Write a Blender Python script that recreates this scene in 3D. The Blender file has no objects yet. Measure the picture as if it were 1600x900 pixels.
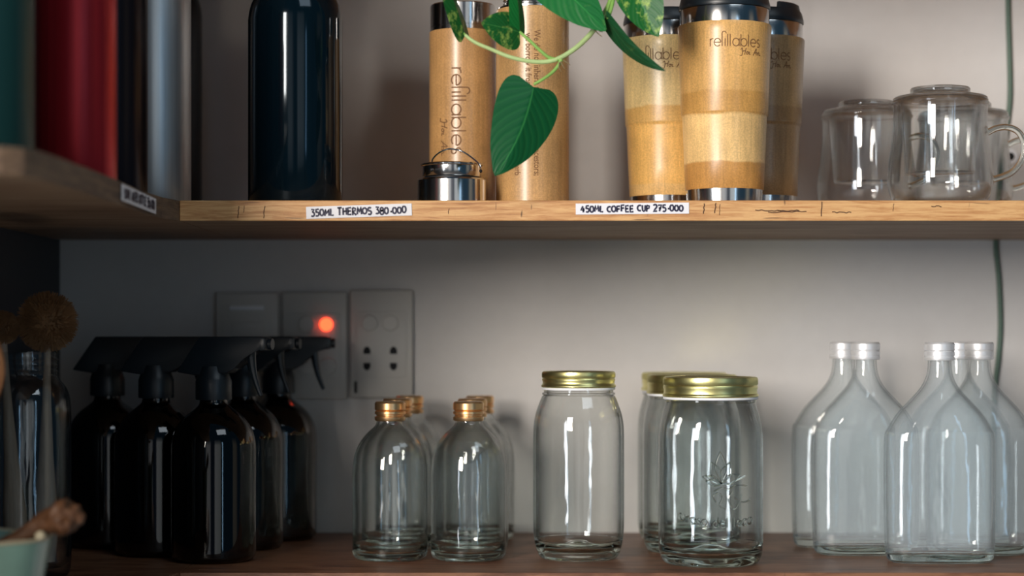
import bpy, bmesh, math, random
from math import pi, sin, cos, radians, asin, atan2
from mathutils import Vector, Matrix, noise as mnoise
random.seed(7)
S = bpy.context.scene
COL = S.collection
ZC = 1.35            # eye height
F = 3111.0           # focal length in pixels of the 1600x900 frame
HY = 522.0           # horizon row
ZU = .1175           # top of the upper shelf, relative to the eye
ZL = -.2098          # top of the lower shelf
DF, DW = 1.75, 2.105 # shelf front, wall

def wx(px, D): return (px - 800) * D / F
def wz(py, D): return (HY - py) * D / F
def P(px, py, D): return Vector((wx(px, D), D, wz(py, D) + ZC))

# ------------------------------------------------------------------ materials
def mat(name):
    m = bpy.data.materials.new(name); m.use_nodes = True
    nt = m.node_tree; nt.nodes.clear()
    out = nt.nodes.new('ShaderNodeOutputMaterial')
    return m, nt, out
def N(nt, typ, **kw):
    n = nt.nodes.new(typ)
    for k, v in kw.items():
        if k in n.inputs: n.inputs[k].default_value = v
        else: setattr(n, k, v)
    return n
def L(nt, a, b): nt.links.new(a, b)
def bsdf(nt, out, **kw):
    b = nt.nodes.new('ShaderNodeBsdfPrincipled')
    for k, v in kw.items(): b.inputs[k].default_value = v
    L(nt, b.outputs[0], out.inputs[0])
    return b
def c4(c): return (c[0], c[1], c[2], 1)
def simple(name, col, rough=.5, metal=0, bump=0, bscale=200, var=0, coat=0, aniso=None):
    m, nt, out = mat(name)
    b = bsdf(nt, out, **{'Base Color': c4(col), 'Roughness': rough, 'Metallic': metal, 'Coat Weight': coat, 'Coat Roughness': .08})
    tc = N(nt, 'ShaderNodeTexCoord')
    if bump or var:
        nz = N(nt, 'ShaderNodeTexNoise', Scale=bscale, Detail=5.0)
        if aniso:
            mp = N(nt, 'ShaderNodeMapping'); mp.inputs['Scale'].default_value = aniso
            L(nt, tc.outputs['Object'], mp.inputs[0]); L(nt, mp.outputs[0], nz.inputs[0])
        else:
            L(nt, tc.outputs['Object'], nz.inputs[0])
        if bump:
            bp = N(nt, 'ShaderNodeBump', Strength=bump, Distance=.001)
            L(nt, nz.outputs[0], bp.inputs['Height']); L(nt, bp.outputs[0], b.inputs['Normal'])
        if var:
            mx = N(nt, 'ShaderNodeMix', data_type='RGBA')
            mx.inputs[6].default_value = c4([x*(1-var) for x in col]); mx.inputs[7].default_value = c4([min(1, x*(1+var)) for x in col])
            L(nt, nz.outputs[0], mx.inputs[0]); L(nt, mx.outputs[2], b.inputs['Base Color'])
    return m

def wood(name, dark, mid, light, scale=(3, 40, 40), rough=.55, cracks=0, bump=.25):
    m, nt, out = mat(name)
    b = bsdf(nt, out, Roughness=rough)
    tc = N(nt, 'ShaderNodeTexCoord'); mp = N(nt, 'ShaderNodeMapping'); mp.inputs['Scale'].default_value = scale
    L(nt, tc.outputs['Object'], mp.inputs[0])
    n1 = N(nt, 'ShaderNodeTexNoise', Scale=1.0, Detail=8.0, Roughness=.65, Distortion=.6); L(nt, mp.outputs[0], n1.inputs[0])
    n2 = N(nt, 'ShaderNodeTexNoise', Scale=4.0, Detail=6.0, Roughness=.7); L(nt, mp.outputs[0], n2.inputs[0])
    n3 = N(nt, 'ShaderNodeTexNoise', Scale=4.0, Detail=2.0); L(nt, tc.outputs['Object'], n3.inputs[0])
    ad = N(nt, 'ShaderNodeMath', operation='MULTIPLY_ADD'); ad.inputs[1].default_value = .45
    L(nt, n2.outputs[0], ad.inputs[0]); L(nt, n1.outputs[0], ad.inputs[2])
    ad2 = N(nt, 'ShaderNodeMath', operation='MULTIPLY_ADD'); ad2.inputs[1].default_value = .35
    L(nt, n3.outputs[0], ad2.inputs[0]); L(nt, ad.outputs[0], ad2.inputs[2])
    cr = N(nt, 'ShaderNodeValToRGB'); e = cr.color_ramp.elements
    e[0].position = .62; e[0].color = c4(dark); e[1].position = 1.12 if False else 1.0; e[1].color = c4(light)
    x = e.new(.82); x.color = c4(mid)
    L(nt, ad2.outputs[0], cr.inputs[0])
    colout = cr.outputs[0]
    if cracks:
        # short dark checks running with the grain and a few saw marks across it
        mp2 = N(nt, 'ShaderNodeMapping'); mp2.inputs['Scale'].default_value = (14, 60, 230); L(nt, tc.outputs['Object'], mp2.inputs[0])
        n4 = N(nt, 'ShaderNodeTexNoise', Scale=1.0, Detail=3.0); L(nt, mp2.outputs[0], n4.inputs[0])
        r4 = N(nt, 'ShaderNodeValToRGB'); r4.color_ramp.elements[0].position = .68; r4.color_ramp.elements[1].position = .73
        L(nt, n4.outputs[0], r4.inputs[0])
        mp3 = N(nt, 'ShaderNodeMapping'); mp3.inputs['Scale'].default_value = (190, 20, 45); L(nt, tc.outputs['Object'], mp3.inputs[0])
        n5 = N(nt, 'ShaderNodeTexNoise', Scale=1.0, Detail=1.0); L(nt, mp3.outputs[0], n5.inputs[0])
        r5 = N(nt, 'ShaderNodeValToRGB'); r5.color_ramp.elements[0].position = .73; r5.color_ramp.elements[1].position = .78
        L(nt, n5.outputs[0], r5.inputs[0])
        mxx = N(nt, 'ShaderNodeMath', operation='MAXIMUM'); L(nt, r4.outputs[0], mxx.inputs[0]); L(nt, r5.outputs[0], mxx.inputs[1])
        ml = N(nt, 'ShaderNodeMath', operation='MULTIPLY'); ml.inputs[1].default_value = cracks; L(nt, mxx.outputs[0], ml.inputs[0])
        mx = N(nt, 'ShaderNodeMix', data_type='RGBA'); mx.inputs[7].default_value = c4([q*.25 for q in dark])
        L(nt, ml.outputs[0], mx.inputs[0]); L(nt, colout, mx.inputs[6]); colout = mx.outputs[2]
    L(nt, colout, b.inputs['Base Color'])
    bp = N(nt, 'ShaderNodeBump', Strength=bump, Distance=.001)
    L(nt, ad.outputs[0], bp.inputs['Height']); L(nt, bp.outputs[0], b.inputs['Normal'])
    return m

def thin_glass(name, tint=(.93, .96, .95), edge=.45, wob=.25, painted_haze=0.0, pure=False, edge_t=.42, refr=.8):
    """clear glass: undistorted where the wall is seen square on, refracting toward the outline"""
    m, nt, out = mat(name)
    tc = N(nt, 'ShaderNodeTexCoord')
    mp = N(nt, 'ShaderNodeMapping'); mp.inputs['Scale'].default_value = (1, 1, .35); L(nt, tc.outputs['Object'], mp.inputs[0])
    nz = N(nt, 'ShaderNodeTexNoise', Scale=55.0, Detail=2.0); L(nt, mp.outputs[0], nz.inputs[0])
    bp = N(nt, 'ShaderNodeBump', Strength=wob, Distance=.002); L(nt, nz.outputs[0], bp.inputs['Height'])
    gl = N(nt, 'ShaderNodeBsdfGlass', IOR=1.46, Roughness=0.0); gl.inputs[0].default_value = c4(tint)
    L(nt, bp.outputs[0], gl.inputs['Normal'])
    if pure:
        L(nt, gl.outputs[0], out.inputs[0]); return m
    tr = N(nt, 'ShaderNodeBsdfTransparent'); tr.inputs[0].default_value = c4([x**.5 for x in tint])
    gs = N(nt, 'ShaderNodeBsdfGlossy', Roughness=.03); gs.inputs[0].default_value = (1, 1, 1, 1); L(nt, bp.outputs[0], gs.inputs['Normal'])
    lf = N(nt, 'ShaderNodeLayerWeight', Blend=.5); fp = N(nt, 'ShaderNodeMath', operation='POWER'); fp.inputs[1].default_value = 4.5; L(nt, lf.outputs['Facing'], fp.inputs[0])
    fm = N(nt, 'ShaderNodeMath', operation='MULTIPLY_ADD'); fm.inputs[1].default_value = .5; fm.inputs[2].default_value = .045; fm.use_clamp = True; L(nt, fp.outputs[0], fm.inputs[0])
    m1 = N(nt, 'ShaderNodeMixShader'); L(nt, fm.outputs[0], m1.inputs[0]); L(nt, tr.outputs[0], m1.inputs[1]); L(nt, gs.outputs[0], m1.inputs[2])
    last = m1
    if painted_haze:
        df = N(nt, 'ShaderNodeBsdfDiffuse'); df.inputs[0].default_value = (.72, .79, .85, 1)  # pale blue diffuse paints reflected room light into the glass
        mh = N(nt, 'ShaderNodeMixShader'); mh.inputs[0].default_value = painted_haze
        L(nt, m1.outputs[0], mh.inputs[1]); L(nt, df.outputs[0], mh.inputs[2]); last = mh
    # toward the outline the wall is crossed at a slant: more absorption, and some true refraction
    lw = N(nt, 'ShaderNodeLayerWeight', Blend=.5)
    pw = N(nt, 'ShaderNodeMath', operation='POWER'); pw.inputs[1].default_value = 2.6; L(nt, lw.outputs['Facing'], pw.inputs[0])
    tm = N(nt, 'ShaderNodeMix', data_type='RGBA'); tm.inputs[6].default_value = c4([x**.25 for x in tint]); tm.inputs[7].default_value = c4([x**.5*edge_t for x in tint])
    L(nt, pw.outputs[0], tm.inputs[0]); L(nt, tm.outputs[2], tr.inputs[0])
    mr = N(nt, 'ShaderNodeMapRange'); mr.inputs[1].default_value = edge; mr.inputs[2].default_value = 1.0; mr.inputs[4].default_value = refr
    L(nt, lw.outputs['Facing'], mr.inputs[0])
    m2 = N(nt, 'ShaderNodeMixShader'); L(nt, mr.outputs[0], m2.inputs[0]); L(nt, last.outputs[0], m2.inputs[1]); L(nt, gl.outputs[0], m2.inputs[2])
    L(nt, m2.outputs[0], out.inputs[0])
    return m

def bamboo(name, bands, streak=.22, rough=.38):
    """bands: [(z, colour)] in local height, constant above each z; vertical grain"""
    m, nt, out = mat(name)
    b = bsdf(nt, out, Roughness=rough)
    b.inputs['Coat Weight'].default_value = .35; b.inputs['Coat Roughness'].default_value = .22
    tc = N(nt, 'ShaderNodeTexCoord'); sp = N(nt, 'ShaderNodeSeparateXYZ'); L(nt, tc.outputs['Object'], sp.inputs[0])
    nb = N(nt, 'ShaderNodeTexNoise', Scale=30.0, Detail=3.0); L(nt, tc.outputs['Object'], nb.inputs[0])
    za = N(nt, 'ShaderNodeMath', operation='MULTIPLY_ADD'); za.inputs[1].default_value = .006; L(nt, nb.outputs[0], za.inputs[0]); L(nt, sp.outputs[2], za.inputs[2])
    mr = N(nt, 'ShaderNodeMapRange'); mr.inputs[1].default_value = .003; mr.inputs[2].default_value = .203; L(nt, za.outputs[0], mr.inputs[0])
    cr = N(nt, 'ShaderNodeValToRGB'); els = cr.color_ramp.elements
    pts = []
    for i, (z, c) in enumerate(bands):
        if i: pts.append((z/.2, bands[i-1][1])); pts.append((z/.2+.008, c))
        else: pts.append((0, c))
    els[0].position = pts[0][0]; els[0].color = c4(pts[0][1]); els[1].position = 1; els[1].color = c4(bands[-1][1])
    for p, c in pts[1:]:
        e = els.new(min(.999, p)); e.color = c4(c)
    L(nt, mr.outputs[0], cr.inputs[0])
    mp = N(nt, 'ShaderNodeMapping'); mp.inputs['Scale'].default_value = (420, 420, 14); L(nt, tc.outputs['Object'], mp.inputs[0])
    n1 = N(nt, 'ShaderNodeTexNoise', Scale=1.0, Detail=4.0, Roughness=.7); L(nt, mp.outputs[0], n1.inputs[0])
    n2 = N(nt, 'ShaderNodeTexNoise', Scale=26.0, Detail=2.0); L(nt, tc.outputs['Object'], n2.inputs[0])
    s = N(nt, 'ShaderNodeMath', operation='MULTIPLY_ADD'); s.inputs[1].default_value = 1.0; L(nt, n1.outputs[0], s.inputs[0]); L(nt, n2.outputs[0], s.inputs[2])
    mr2 = N(nt, 'ShaderNodeMapRange'); mr2.inputs[1].default_value = .6; mr2.inputs[2].default_value = 1.4; mr2.inputs[3].default_value = 1-streak*1.6; mr2.inputs[4].default_value = 1+streak
    L(nt, s.outputs[0], mr2.inputs[0])
    n3 = N(nt, 'ShaderNodeTexNoise', Scale=700.0, Detail=3.0); L(nt, tc.outputs['Object'], n3.inputs[0])
    m3 = N(nt, 'ShaderNodeMapRange'); m3.inputs[1].default_value = .35; m3.inputs[2].default_value = .65; m3.inputs[3].default_value = .86; m3.inputs[4].default_value = 1.1; L(nt, n3.outputs[0], m3.inputs[0])
    m4 = N(nt, 'ShaderNodeMath', operation='MULTIPLY'); L(nt, m3.outputs[0], m4.inputs[0]); L(nt, mr2.outputs[0], m4.inputs[1])
    mx = N(nt, 'ShaderNodeVectorMath', operation='SCALE'); L(nt, cr.outputs[0], mx.inputs[0]); L(nt, m4.outputs[0], mx.inputs['Scale'])
    L(nt, mx.outputs[0], b.inputs['Base Color'])
    bp = N(nt, 'ShaderNodeBump', Strength=.12, Distance=.0005); L(nt, n1.outputs[0], bp.inputs['Height']); L(nt, bp.outputs[0], b.inputs['Normal'])
    return m

def brushed(name, col, rough=.28, metal=.9, streak=.3):
    m, nt, out = mat(name)
    b = bsdf(nt, out, Roughness=rough, Metallic=metal)
    tc = N(nt, 'ShaderNodeTexCoord'); mp = N(nt, 'ShaderNodeMapping'); mp.inputs['Scale'].default_value = (260, 260, 2.5); L(nt, tc.outputs['Object'], mp.inputs[0])
    n = N(nt, 'ShaderNodeTexNoise', Scale=1.0, Detail=3.0); L(nt, mp.outputs[0], n.inputs[0])
    mx = N(nt, 'ShaderNodeMix', data_type='RGBA'); mx.inputs[6].default_value = c4([x*(1-streak) for x in col]); mx.inputs[7].default_value = c4([min(1, x*(1+streak)) for x in col])
    L(nt, n.outputs[0], mx.inputs[0]); L(nt, mx.outputs[2], b.inputs['Base Color'])
    bp = N(nt, 'ShaderNodeBump', Strength=.1, Distance=.0004); L(nt, n.outputs[0], bp.inputs['Height']); L(nt, bp.outputs[0], b.inputs['Normal'])
    return m

def leaf_mat(name, base, light, var_amt):
    m, nt, out = mat(name)
    b = bsdf(nt, out, Roughness=.42); b.inputs['Specular IOR Level'].default_value = .25
    tc = N(nt, 'ShaderNodeTexCoord'); sp = N(nt, 'ShaderNodeSeparateXYZ'); L(nt, tc.outputs['UV'], sp.inputs[0])
    ab = N(nt, 'ShaderNodeMath', operation='ABSOLUTE'); L(nt, sp.outputs[1], ab.inputs[0])
    # side veins: curved bands, u - .45*|v|
    k = N(nt, 'ShaderNodeMath', operation='MULTIPLY_ADD'); k.inputs[1].default_value = -.42; L(nt, ab.outputs[0], k.inputs[0]); L(nt, sp.outputs[0], k.inputs[2])
    nz = N(nt, 'ShaderNodeTexNoise', Scale=60.0, Detail=2.0); L(nt, tc.outputs['Object'], nz.inputs[0])
    k2 = N(nt, 'ShaderNodeMath', operation='MULTIPLY_ADD'); k2.inputs[1].default_value = .05; L(nt, nz.outputs[0], k2.inputs[0]); L(nt, k.outputs[0], k2.inputs[2])
    sc = N(nt, 'ShaderNodeMath', operation='MULTIPLY'); sc.inputs[1].default_value = 62.0; L(nt, k2.outputs[0], sc.inputs[0])
    sn = N(nt, 'ShaderNodeMath', operation='SINE'); L(nt, sc.outputs[0], sn.inputs[0])
    mr = N(nt, 'ShaderNodeMapRange'); mr.inputs[1].default_value = .2; mr.inputs[2].default_value = 1; L(nt, sn.outputs[0], mr.inputs[0])
    rib = N(nt, 'ShaderNodeMapRange'); rib.inputs[1].default_value = .045; rib.inputs[2].default_value = .0; L(nt, ab.outputs[0], rib.inputs[0])
    f1 = N(nt, 'ShaderNodeMath', operation='MULTIPLY'); f1.inputs[1].default_value = .13; L(nt, mr.outputs[0], f1.inputs[0])
    f2 = N(nt, 'ShaderNodeMath', operation='MAXIMUM'); L(nt, f1.outputs[0], f2.inputs[0]); L(nt, rib.outputs[0], f2.inputs[1])
    mx = N(nt, 'ShaderNodeMix', data_type='RGBA'); mx.inputs[6].default_value = c4(base); mx.inputs[7].default_value = c4(light)
    L(nt, f2.outputs[0], mx.inputs[0])
    n2 = N(nt, 'ShaderNodeTexNoise', Scale=95.0, Detail=5.0, Roughness=.7); L(nt, tc.outputs['Object'], n2.inputs[0])
    r2 = N(nt, 'ShaderNodeMapRange'); r2.inputs[1].default_value = .62-var_amt*.15; r2.inputs[2].default_value = .72-var_amt*.1; r2.inputs[4].default_value = min(1, var_amt)
    L(nt, n2.outputs[0], r2.inputs[0])
    mx2 = N(nt, 'ShaderNodeMix', data_type='RGBA'); mx2.inputs[7].default_value = (.42, .58, .12, 1)
    L(nt, r2.outputs[0], mx2.inputs[0]); L(nt, mx.outputs[2], mx2.inputs[6]); L(nt, mx2.outputs[2], b.inputs['Base Color'])
    bp = N(nt, 'ShaderNodeBump', Strength=.10, Distance=.001); L(nt, sn.outputs[0], bp.inputs['Height']); L(nt, bp.outputs[0], b.inputs['Normal'])
    return m

M = {}
M['wall'] = simple('wall_plaster', (.63, .62, .61), .85, bump=.25, bscale=60, var=.04)
M['wall_dark'] = simple('dark_panel', (.035, .04, .05), .6, bump=.1, bscale=40)
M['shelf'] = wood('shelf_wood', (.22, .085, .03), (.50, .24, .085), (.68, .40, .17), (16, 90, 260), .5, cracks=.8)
M['shelf_side'] = wood('shelf_wood_side', (.035, .026, .02), (.095, .06, .04), (.18, .115, .07), (90, 16, 200), .7, cracks=.4)  # darker brown than the main board
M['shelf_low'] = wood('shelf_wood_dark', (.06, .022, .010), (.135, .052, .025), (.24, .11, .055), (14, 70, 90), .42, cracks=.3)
M['paper'] = simple('label_paper', (.80, .80, .84), .7)
M['ink'] = simple('marker_ink', (.015, .015, .05), .5)
M['glass'] = thin_glass('clear_glass')
M['glass_thick'] = thin_glass('thick_glass', (.955, .98, .965), wob=.1, pure=True)
M['glass_flask'] = thin_glass('flask_glass', (.90, .945, .94), edge=.62, painted_haze=.085)
M['glass_mug'] = thin_glass('mug_glass', (.95, .965, .965), edge=.4, wob=.1, edge_t=.5)
M['glass_jar'] = thin_glass('jar_glass', (.92, .955, .945), edge=.55, wob=.35)
M['amber'] = simple('dark_amber_glass', (.045, .022, .012), .03)
M['amber'].node_tree.nodes['Principled BSDF'].inputs['Transmission Weight'].default_value = 1
M['amber'].node_tree.nodes['Principled BSDF'].inputs['IOR'].default_value = 1.5
M['amber'].node_tree.nodes['Principled BSDF'].inputs['Coat Weight'].default_value = .3
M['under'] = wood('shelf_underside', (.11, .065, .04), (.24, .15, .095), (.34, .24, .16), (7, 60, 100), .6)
M['blackplastic'] = simple('black_plastic', (.008, .014, .020), .36)
M['steel'] = brushed('stainless_steel', (.62, .61, .60), .16, 1.0, .12)
M['steel_brush'] = brushed('brushed_steel', (.66, .68, .70), .36, .8, .22)
M['copper'] = simple('copper_cap', (.84, .53, .27), .32, .95, bump=.05, bscale=300)
M['gold'] = simple('gold_lid', (.86, .80, .36), .33, 1.0, bump=.05, bscale=300)
M['alu'] = simple('aluminium_cap', (.90, .91, .93), .4, .55)
M['gasket'] = simple('white_gasket', (.86, .88, .92), .4)
M['black_rubber'] = simple('black_rubber', (.01, .01, .012), .5)
M['red'] = brushed('red_metal', (.50, .02, .03), .34, .5, .35)
M['green'] = brushed('green_metal', (.006, .045, .045), .4, .3, .2)
M['black'] = brushed('black_metal', (.018, .012, .016), .25, .5, .2)
M['navy'] = brushed('navy_metal', (.003, .012, .020), .09, .4, .25)
M['navy2'] = brushed('dark_blue_metal', (.008, .014, .024), .35, .5, .25)
M['bamboo'] = bamboo('bamboo_light', [(0, (.54, .30, .115))], .19)
M['bamboo2'] = bamboo('bamboo_honey', [(0, (.57, .33, .13))], .19)
M['engrave'] = simple('burnt_lettering', (.20, .095, .035), .7)
M['cupA'] = bamboo('bamboo_fibre_front', [(0, (.58, .29, .08)), (.035, (.86, .56, .23)), (.078, (.62, .33, .09)), (.098, (.74, .42, .135))], .2)
M['cupB'] = bamboo('bamboo_fibre_left', [(0, (.76, .48, .18)), (.022, (.80, .47, .14)), (.078, (.68, .41, .13)), (.094, (.80, .60, .27))], .2)
M['cupC'] = bamboo('bamboo_fibre_shaded', [(0, (.36, .22, .10)), (.078, (.32, .19, .08)), (.094, (.40, .25, .11))], .2)  # darker browns paint in the shade of the front cup
M['plate'] = simple('switch_plastic', (.56, .55, .52), .45)
M['hole'] = simple('dark_hole', (.01, .01, .012), .8)
M['cord'] = simple('green_cord', (.06, .12, .085), .5)
M['stem'] = simple('vine_stem', (.22, .42, .09), .4, var=.3, bscale=90)
M['stem_pale'] = simple('vine_stem_pale', (.42, .56, .24), .4, var=.2, bscale=90)
M['root'] = simple('aerial_root', (.20, .15, .07), .7)
M['leaf'] = leaf_mat('leaf_green', (.003, .075, .022), (.03, .20, .05), 0)
M['leaf_bright'] = leaf_mat('leaf_bright', (.006, .13, .025), (.03, .25, .05), .1)
M['leaf_var'] = leaf_mat('leaf_variegated', (.008, .10, .02), (.05, .22, .05), .7)
M['leaf_dark'] = leaf_mat('leaf_dark', (.008, .06, .02), (.03, .13, .05), .1)
M['celadon'] = simple('celadon_glaze', (.20, .34, .28), .22, var=.25, bscale=40, coat=.5)
M['cup_rim'] = simple('beige_rim', (.42, .37, .25), .4)
M['bark'] = simple('gnarled_wood', (.085, .035, .013), .6, bump=.8, bscale=110, var=.7)
M['handle_wood'] = wood('pale_handle_wood', (.24, .17, .12), (.36, .27, .19), (.46, .36, .27), (60, 60, 8), .55)
M['spoon_wood'] = wood('orange_spoon_wood', (.30, .11, .04), (.45, .18, .07), (.52, .25, .10), (60, 60, 8), .5)
M['coir'] = simple('coir_bristle', (.30, .16, .07), .8, var=.5, bscale=60)
m, nt, out = mat('red_indicator'); em = N(nt, 'ShaderNodeEmission', Strength=4.0); em.inputs[0].default_value = (1, .06, .02, 1); L(nt, em.outputs[0], out.inputs[0]); M['led'] = m
M['mark'] = simple('dark_saw_mark', (.07, .03, .015), .8)

# ------------------------------------------------------------------ objects
def finish(name, bm, m, parent=None, loc=None, smooth=True, sharp=35):
    bmesh.ops.recalc_face_normals(bm, faces=bm.faces)
    if smooth:
        for f in bm.faces: f.smooth = True
        for e in bm.edges:
            if len(e.link_faces) == 2 and e.calc_face_angle(0) > radians(sharp): e.smooth = False
    me = bpy.data.meshes.new(name); bm.to_mesh(me); bm.free()
    for mm in (m if isinstance(m, (list, tuple)) else [m]): me.materials.append(mm)
    o = bpy.data.objects.new(name, me); COL.objects.link(o)
    if parent: o.parent = parent
    if loc is not None: o.location = loc
    return o
def solid_base(o, z):
    o.data.materials.append(M['glass_thick'])
    for p in o.data.polygons:
        if p.center.z < z: p.material_index = 1
    return o
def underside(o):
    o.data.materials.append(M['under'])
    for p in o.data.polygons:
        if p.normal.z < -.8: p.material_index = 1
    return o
def tag(o, label=None, cat=None, group=None, kind=None):
    if label: o['label'] = label
    if cat: o['category'] = cat
    if group: o['group'] = group
    if kind: o['kind'] = kind
    return o
def thing(name, label, cat, loc=(0, 0, 0), rz=0, group=None):
    o = bpy.data.objects.new(name, None); COL.objects.link(o)
    o.location = loc; o.rotation_euler = (0, 0, rz); o.empty_display_size = .02
    return tag(o, label, cat, group)
def dup(root, loc, rz=0, label=None):
    r = root.copy(); COL.objects.link(r); r.location = loc; r.rotation_euler = (0, 0, rz)
    if label: r['label'] = label
    for ch in list(root.children):
        c = ch.copy(); COL.objects.link(c); c.parent = r
        for g in list(ch.children):
            d = g.copy(); COL.objects.link(d); d.parent = c
    return r

def sup(th, n):
    return (abs(cos(th))**n + abs(sin(th))**n)**(-1/n)
def loft(bm, secs, seg=64, cx=0, cy=0, caps=True):
    """secs: (z, rx, ry, n) stacked rings; r=0 -> a point"""
    rings = []
    for (z, rx, ry, n) in secs:
        if rx < 1e-6: rings.append([bm.verts.new((cx, cy, z))])
        else:
            rings.append([bm.verts.new((cx+rx*cos(t)*sup(t, n), cy+ry*sin(t)*sup(t, n), z)) for t in [2*pi*i/seg for i in range(seg)]])
    for a, b in zip(rings, rings[1:]):
        if len(a) == 1 and len(b) == 1: continue
        for i in range(seg):
            j = (i+1) % seg
            if len(a) == 1: bm.faces.new((a[0], b[j], b[i]))
            elif len(b) == 1: bm.faces.new((a[i], a[j], b[0]))
            else: bm.faces.new((a[i], a[j], b[j], b[i]))
    if caps:
        if len(rings[0]) > 1: bm.faces.new(rings[0][::-1])
        if len(rings[-1]) > 1: bm.faces.new(rings[-1])
def lathe(bm, prof, seg=64, cx=0, cy=0, caps=True):
    loft(bm, [(z, r, r, 2) for (r, z) in prof], seg, cx, cy, caps)
def smoothprof(pts, k=5):
    """catmull-rom through (r, z) points"""
    out = []
    n = len(pts)
    for i in range(n-1):
        p0 = pts[max(0, i-1)]; p1 = pts[i]; p2 = pts[i+1]; p3 = pts[min(n-1, i+2)]
        for j in range(k):
            t = j/k
            out.append(tuple(.5*((2*b)+(-a+c)*t+(2*a-5*b+4*c-d)*t*t+(-a+3*b-3*c+d)*t**3) for a, b, c, d in zip(p0, p1, p2, p3)))
    out.append(tuple(pts[-1]))
    return [tuple([max(0, q[0])]+list(q[1:])) for q in out]
def box(bm, x0, x1, y0, y1, z0, z1, bev=0):
    r = bmesh.ops.create_cube(bm, size=1)
    vs = r['verts']
    for v in vs:
        v.co = Vector((x0+(v.co.x+.5)*(x1-x0), y0+(v.co.y+.5)*(y1-y0), z0+(v.co.z+.5)*(z1-z0)))
    if bev:
        es = list({e for v in vs for e in v.link_edges})
        bmesh.ops.bevel(bm, geom=es, offset=bev, segments=2, affect='EDGES', profile=.5)
def tube(bm, pts, r, seg=8, closed=False):
    pts = [Vector(p) for p in pts]; n = len(pts)
    rr = r if isinstance(r, (list, tuple)) else [r]*n
    rings = []; up = Vector((0, 0, 1)); prev = None
    for i, p in enumerate(pts):
        if closed: d = pts[(i+1) % n]-pts[i-1]
        else: d = pts[min(n-1, i+1)]-pts[max(0, i-1)]
        d.normalize()
        if prev is None:
            a = d.cross(up)
            if a.length < .1: a = d.cross(Vector((1, 0, 0)))
        else: a = prev - d*prev.dot(d)
        a.normalize(); prev = a; b = d.cross(a)
        rings.append([bm.verts.new(p+(a*cos(2*pi*k/seg)+b*sin(2*pi*k/seg))*rr[i]) for k in range(seg)])
    rng = range(n) if closed else range(n-1)
    for i in rng:
        A, B = rings[i], rings[(i+1) % n]
        for k in range(seg):
            j = (k+1) % seg
            bm.faces.new((A[k], A[j], B[j], B[k]))
    if not closed:
        bm.faces.new(rings[0][::-1]); bm.faces.new(rings[-1])
def curve(pts, k=8):
    pts = [tuple(p) for p in pts]; out = []; n = len(pts)
    for i in range(n-1):
        p0 = pts[max(0, i-1)]; p1 = pts[i]; p2 = pts[i+1]; p3 = pts[min(n-1, i+2)]
        for j in range(k):
            t = j/k
            out.append(tuple(.5*((2*b)+(-a+c)*t+(2*a-5*b+4*c-d)*t*t+(-a+3*b-3*c+d)*t**3) for a, b, c, d in zip(p0, p1, p2, p3)))
    out.append(pts[-1]); return out
def prism(bm, poly, y0, y1, bev=0):
    """poly of (x, z) extruded along y"""
    a = [bm.verts.new((x, y0, z)) for x, z in poly]; b = [bm.verts.new((x, y1, z)) for x, z in poly]
    n = len(poly); fs = [bm.faces.new(a), bm.faces.new(b[::-1])]
    for i in range(n):
        j = (i+1) % n; fs.append(bm.faces.new((a[j], a[i], b[i], b[j])))
    if bev:
        es = list({e for f in fs for e in f.edges})
        bmesh.ops.bevel(bm, geom=es, offset=bev, segments=2, affect='EDGES', profile=.5)

# ------------------------------------------------------------------ lettering
def arc(cx, cy, r, a0, a1, n=10, ry=None):
    ry = ry or r
    return [(cx+r*cos(radians(a0+(a1-a0)*i/n)), cy+ry*sin(radians(a0+(a1-a0)*i/n))) for i in range(n+1)]
GEO = {  # thin geometric lower case, x-height 1: (advance, strokes)
 'r': (.62, [[(0, 0), (0, 1)], arc(.42, .58, .42, 180, 80)]),
 'e': (1.2, [arc(.5, .5, .5, 0, 318, 20), [(0, .5), (1, .5)]]),
 'f': (.45, [[(0, 0), (0, 1.62)] + arc(.3, 1.62, .3, 180, 0)]),
 'i': (.38, [[(0, 0), (0, 1)]]),
 'l': (.38, [[(0, 0), (0, 1.55)]]),
 'a': (1.25, [arc(.5, .5, .5, 0, 360, 22), [(1, 0), (1, 1)]]),
 'b': (1.25, [arc(.5, .5, .5, 0, 360, 22), [(0, 0), (0, 1.55)]]),
 's': (.7, [arc(.3, .74, .26, 40, 250, 10) + arc(.3, .25, .27, 80, -140, 10)]),
}
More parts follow.
